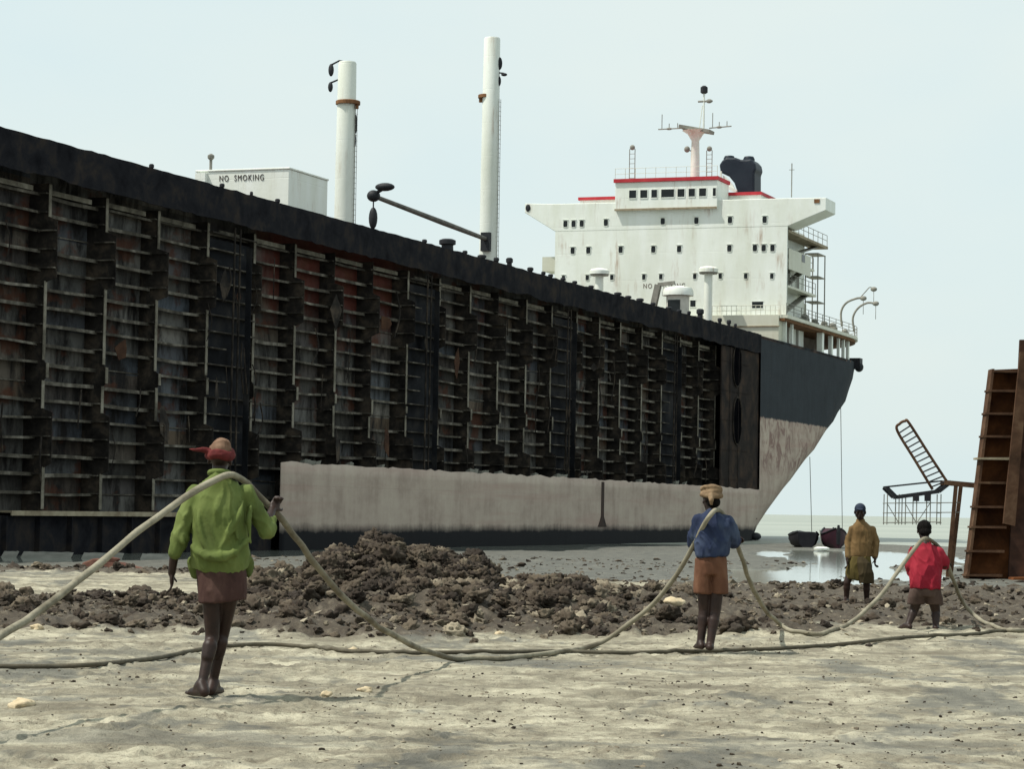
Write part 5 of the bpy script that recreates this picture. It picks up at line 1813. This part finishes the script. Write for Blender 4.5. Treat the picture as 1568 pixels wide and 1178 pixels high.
# ---- man in the tan shirt, facing the camera
y_ = Person('person in a tan shirt, olive lungi and dark cap facing the camera, empty handed', 1312, 926, 39.0)
y_.J(dict(head=(1317, 784, -.03), neck=(1318, 796, .0), chest=(1320, 818), waist=(1317, 848), pel=(1316, 864),
          shL=(1307, 812), elL=(1299, 832, .0), wrL=(1297, 857, -.08), shR=(1333, 812), elR=(1342, 832, .02), wrR=(1340, 856, -.06),
          hpL=(1306, 868), hpR=(1326, 868), knL=(1297, 893, -.03), anL=(1296, 920, .02), knR=(1327, 895, -.02), anR=(1327, 922, .05)))
m = MB(); p = y_
m.rings([(p.pel + Vector((0, 0, -.06)), .14, .11), (p.pel + Vector((0, 0, .05)), .145, .115), (p.waist, .13, .10), (p.chest + Vector((0, 0, -.04)), .155, .11), (p.chest + Vector((0, 0, .06)), .135, .085), (p.neck + Vector((0, 0, -.05)), .085, .06), (p.neck, .055, .055)])
m.limb([p.neck - Vector((0, 0, .04)), p.head + Vector((0, 0, -.03))], [.055, .052])
Py, Ry = head(m, p.head, (-.15, -1, -.15), (0, -.1, 1), 1.08)
m.limb([p.shL, p.elL, p.wrL], [.052, .038, .027]); m.limb([p.shR, p.elR, p.wrR], [.052, .038, .027])
hand(m, p.wrL, (.05, -.15, -1), (.9, 0, 0), -1, .35); hand(m, p.wrR, (-.05, -.15, -1), (-.9, 0, 0), 1, .5)
for hp, kn, an in ((p.hpL, p.knL, p.anL), (p.hpR, p.knR, p.anR)):
    m.limb([hp, kn, an], [.080, .054, .037]); m.cap(kn * .75 + an * .25, kn * .55 + an * .45, .055, .048)
foot(m, p.anL, p.o.z + .02, (-.45, -1)); foot(m, p.anR, p.o.z - .02, (.15, -1))
remesh(m, 'body', M['skin'], p.root, .009, 4, None, p.root.location)
m = MB()
m.rings([(p.q(1317, 853), .165, .13), (p.q(1317, 846), .165, .135), (p.q(1319, 828), .165, .13), (p.q(1320, 813), .165, .120), (p.q(1319, 804), .12, .092), (p.q(1318, 799), .075, .07), (p.q(1318, 795), .062, .062)], 36)
m.limb([p.q(1305, 811), p.q(1299, 830, .0), p.q(1298, 852, -.06)], [.060, .054, .046])
m.limb([p.q(1335, 811), p.q(1342, 830, .02), p.q(1340, 852, -.04)], [.060, .054, .046])
M['tanshirt'] = cloth('tan_cotton', (.085, .052, .022), (.15, .092, .039), (.22, .145, .066), 5)
remesh(m, 'shirt', M['tanshirt'], p.root, .012, 3, folds(11, .026, 8, (.3, .2, 1)), p.root.location)
m = MB()
m.rings([(p.q(1315, 890), .20, .15, (-.16, 0)), (p.q(1315, 878), .205, .155, (-.06, 0)), (p.q(1316, 864), .185, .15), (p.q(1317, 852), .165, .13)], 32)
M['olive'] = cloth('olive_lungi', (.045, .034, .011), (.085, .064, .020), (.14, .11, .036), 6)
lu = remesh(m, 'lungi', M['olive'], p.root, .012, 3, folds(12, .018, 9, (.2, 0, 1)), p.root.location)
m = MB()
m.rings([(p.q(1327, 894, -.11), .115, .085), (p.q(1326, 878, -.14), .12, .085), (p.q(1322, 862, -.14), .10, .06), (p.q(1318, 853, -.12), .05, .03)], 28)
remesh(m, 'front_fold', cloth('dark_fold', (.022, .017, .010), (.045, .033, .016), (.07, .052, .026), 6), lu, .012, 2, folds(13, .014, 10, (.1, 0, 1)), p.root.location)
m = MB(); m.ell(Py(0, -.008, .040), (.088, .108, .088), Ry, 18, 12); m.ell(Py(0, .09, .045), (.055, .045, .010), Ry, 12, 8); m.ell(Py(0, -.06, -.03), (.082, .06, .095), Ry, 12, 8)
remesh(m, 'cap', cloth('navy_cap', (.010, .014, .026), (.020, .027, .046), (.035, .045, .068), 6), p.root, .009, 2, None, p.root.location)

# ------------------------------------------------------------------ cables
def cable_mat(name, c1, c2, c3):
    m = NT(name)
    v = m.coord('Object')
    f = m.noise(v, 4, 7, .75)
    c = m.ramp(f, [(0.3, c1), (0.5, c2), (0.7, c3)])
    c = m.mix(m.ramp(m.noise(v, 1.3, 4, .6), [(.50, 0.0), (.62, .8)]), c, (.085, .07, .048))
    m.base(c); m.rough(.85); m.b.inputs['Specular IOR Level'].default_value = .15
    m.bump(m.noise(m.coord('Object', (1, 1, 1)), 60, 3), .5, .008)
    return m.m


M['cable'] = cable_mat('muddy_hawser', (.13, .115, .08), (.235, .215, .16), (.32, .295, .225))
M['cable2'] = cable_mat('dark_wire', (.05, .045, .034), (.095, .085, .062), (.15, .135, .10))
rc = .0235
G = lambda x, y: on_ground(x, y, rc * .8)
pts = [W(-170, 1085, 13.4), W(0, 975, 15.0), W(100, 906, 15.9), W(200, 825, 16.75), W(275, 768, 17.25), W(325, 738, 17.50), W(352, 727, 17.62), W(372, 735, 17.84), W(398, 762, 18.0), W(425, 788, 18.05), W(455, 826, 18.35),
       W(500, 887, 18.95), W(550, 938, 19.7), W(600, 972, 20.6), W(650, 996, 21.5), G(705, 1011), G(770, 1009), G(850, 1000), G(905, 990), W(950, 965, 25.3), W(1000, 925, 25.2), W(1040, 875, 25.0),
       W(1070, 820, 24.66), W(1086, 791, 24.53), W(1097, 780, 24.62), W(1108, 788, 24.80), W(1120, 812, 24.95), W(1131, 840, 25.05), W(1146, 885, 25.6), W(1166, 926, 26.6), W(1190, 953, 27.8), G(1216, 968), G(1262, 971), W(1300, 956, 28.9),
       W(1340, 921, 29.3), W(1378, 872, 29.6), W(1404, 836, 29.70), W(1416, 825, 29.74), W(1428, 830, 29.92), W(1442, 844, 30.14), W(1452, 866, 30.25), W(1462, 895, 30.6), W(1478, 927, 31.2), G(1505, 953), G(1545, 966), G(1600, 963), G(1680, 950)]
def wob(C, a):
    return [c + Vector((mnoise.noise(c * 3.1), mnoise.noise(c * 2.7 + Vector((9, 0, 0))), mnoise.noise(c * 3.3 + Vector((0, 7, 0))))) * a for c in C]


C = wob(catmull(pts, 14), .012)
gh = H(np.array([c.x for c in C]), np.array([c.y for c in C]))
zz_ = [max(c.z, g_ + rc * .85) for c, g_ in zip(C, gh)]
for _ in range(6):
    zz_ = [zz_[0]] + [(zz_[i - 1] + 2 * zz_[i] + zz_[i + 1]) / 4 for i in range(1, len(zz_) - 1)] + [zz_[-1]]
C = [Vector((c.x, c.y, z_)) for c, z_ in zip(C, zz_)]
m = MB(); m.tube(C, [rc * (1 + .10 * mnoise.noise(c * 6)) for c in C], 12)
o = m.build('hawser', M['cable'], None, True)
tag(o, 'thick muddy hawser sagging from shoulder to shoulder of the three carriers', 'cable')
pts = [(-60, 1018), (0, 1021), (80, 1021), (150, 1018), (240, 1008), (320, 993), (400, 987), (470, 991), (540, 998), (640, 1000), (760, 999), (850, 998), (960, 1000), (1080, 998), (1180, 994), (1290, 987), (1380, 977), (1480, 972), (1568, 965), (1660, 952)]
P = [on_ground(x, y, .018) for x, y in pts]
C = catmull(P, 10)
C = [Vector((c.x, c.y, max(c.z, h1(c.x, c.y) + .016))) for c in C]
C = [c + Vector((0, .03 * mnoise.noise(c * 1.7), 0)) for c in C]
m = MB(); m.tube(C, .020, 10)
o = m.build('ground_cable', M['cable2'], None, True)
tag(o, 'thinner dark cable lying slack along the sand across the whole foreground', 'cable')

# ------------------------------------------------------------------ daylight
SUN_EL, SUN_AZ = 60.0, Vector((-0.95, -0.22, 0)).normalized()      # the sun stands high on the left, a little behind the camera
sl = bpy.data.lights.new('sun', 'SUN'); sl.energy = 4.7; sl.angle = rad(1.0); sl.color = (1.0, 0.955, 0.86)
so = bpy.data.objects.new('sun', sl); COL.objects.link(so)
sv = SUN_AZ * math.cos(rad(SUN_EL)) + Vector((0, 0, math.sin(rad(SUN_EL))))
so.rotation_euler = sv.to_track_quat('Z', 'Y').to_euler()
so.location = (-20, -10, 60)
w = bpy.data.worlds.new('World'); scene.world = w; w.use_nodes = True
nt = w.node_tree; nt.nodes.clear()
sky = nt.nodes.new('ShaderNodeTexSky'); sky.sky_type = 'NISHITA'; sky.sun_disc = False
sky.sun_elevation = rad(SUN_EL); sky.sun_rotation = math.atan2(SUN_AZ.x, SUN_AZ.y)
sky.air_density = 1.0; sky.dust_density = 4.0; sky.ozone_density = 1.0; sky.altitude = 0
bg = nt.nodes.new('ShaderNodeBackground'); bg.inputs['Strength'].default_value = 0.10
bg2 = nt.nodes.new('ShaderNodeBackground'); bg2.inputs['Color'].default_value = (0.80, 0.93, 0.905, 1); bg2.inputs['Strength'].default_value = 1.0
tc = nt.nodes.new('ShaderNodeTexCoord'); mp = nt.nodes.new('ShaderNodeMapping'); mp.inputs['Scale'].default_value = (3, 3, 7)
nz = nt.nodes.new('ShaderNodeTexNoise'); nz.inputs['Scale'].default_value = 1.6; nz.inputs['Detail'].default_value = 4
rp = nt.nodes.new('ShaderNodeValToRGB'); rp.color_ramp.elements[0].position = .35; rp.color_ramp.elements[1].position = .65
rp.color_ramp.elements[0].color = (.79, .935, .945, 1); rp.color_ramp.elements[1].color = (.86, .965, .935, 1)
nt.links.new(tc.outputs['Generated'], mp.inputs['Vector']); nt.links.new(mp.outputs[0], nz.inputs['Vector']); nt.links.new(nz.outputs['Fac'], rp.inputs['Fac']); nt.links.new(rp.outputs[0], bg2.inputs['Color'])
mx = nt.nodes.new('ShaderNodeMixShader'); mx.inputs['Fac'].default_value = 0.86
out = nt.nodes.new('ShaderNodeOutputWorld')
nt.links.new(sky.outputs[0], bg.inputs['Color']); nt.links.new(bg.outputs[0], mx.inputs[1]); nt.links.new(bg2.outputs[0], mx.inputs[2]); nt.links.new(mx.outputs[0], out.inputs['Surface'])

scene.view_settings.view_transform = 'Standard'
scene.view_settings.look = 'None'
scene.view_settings.exposure = 0.0
scene.view_settings.gamma = 1.0
scene.render.engine = 'CYCLES'
scene.cycles.max_bounces = 6
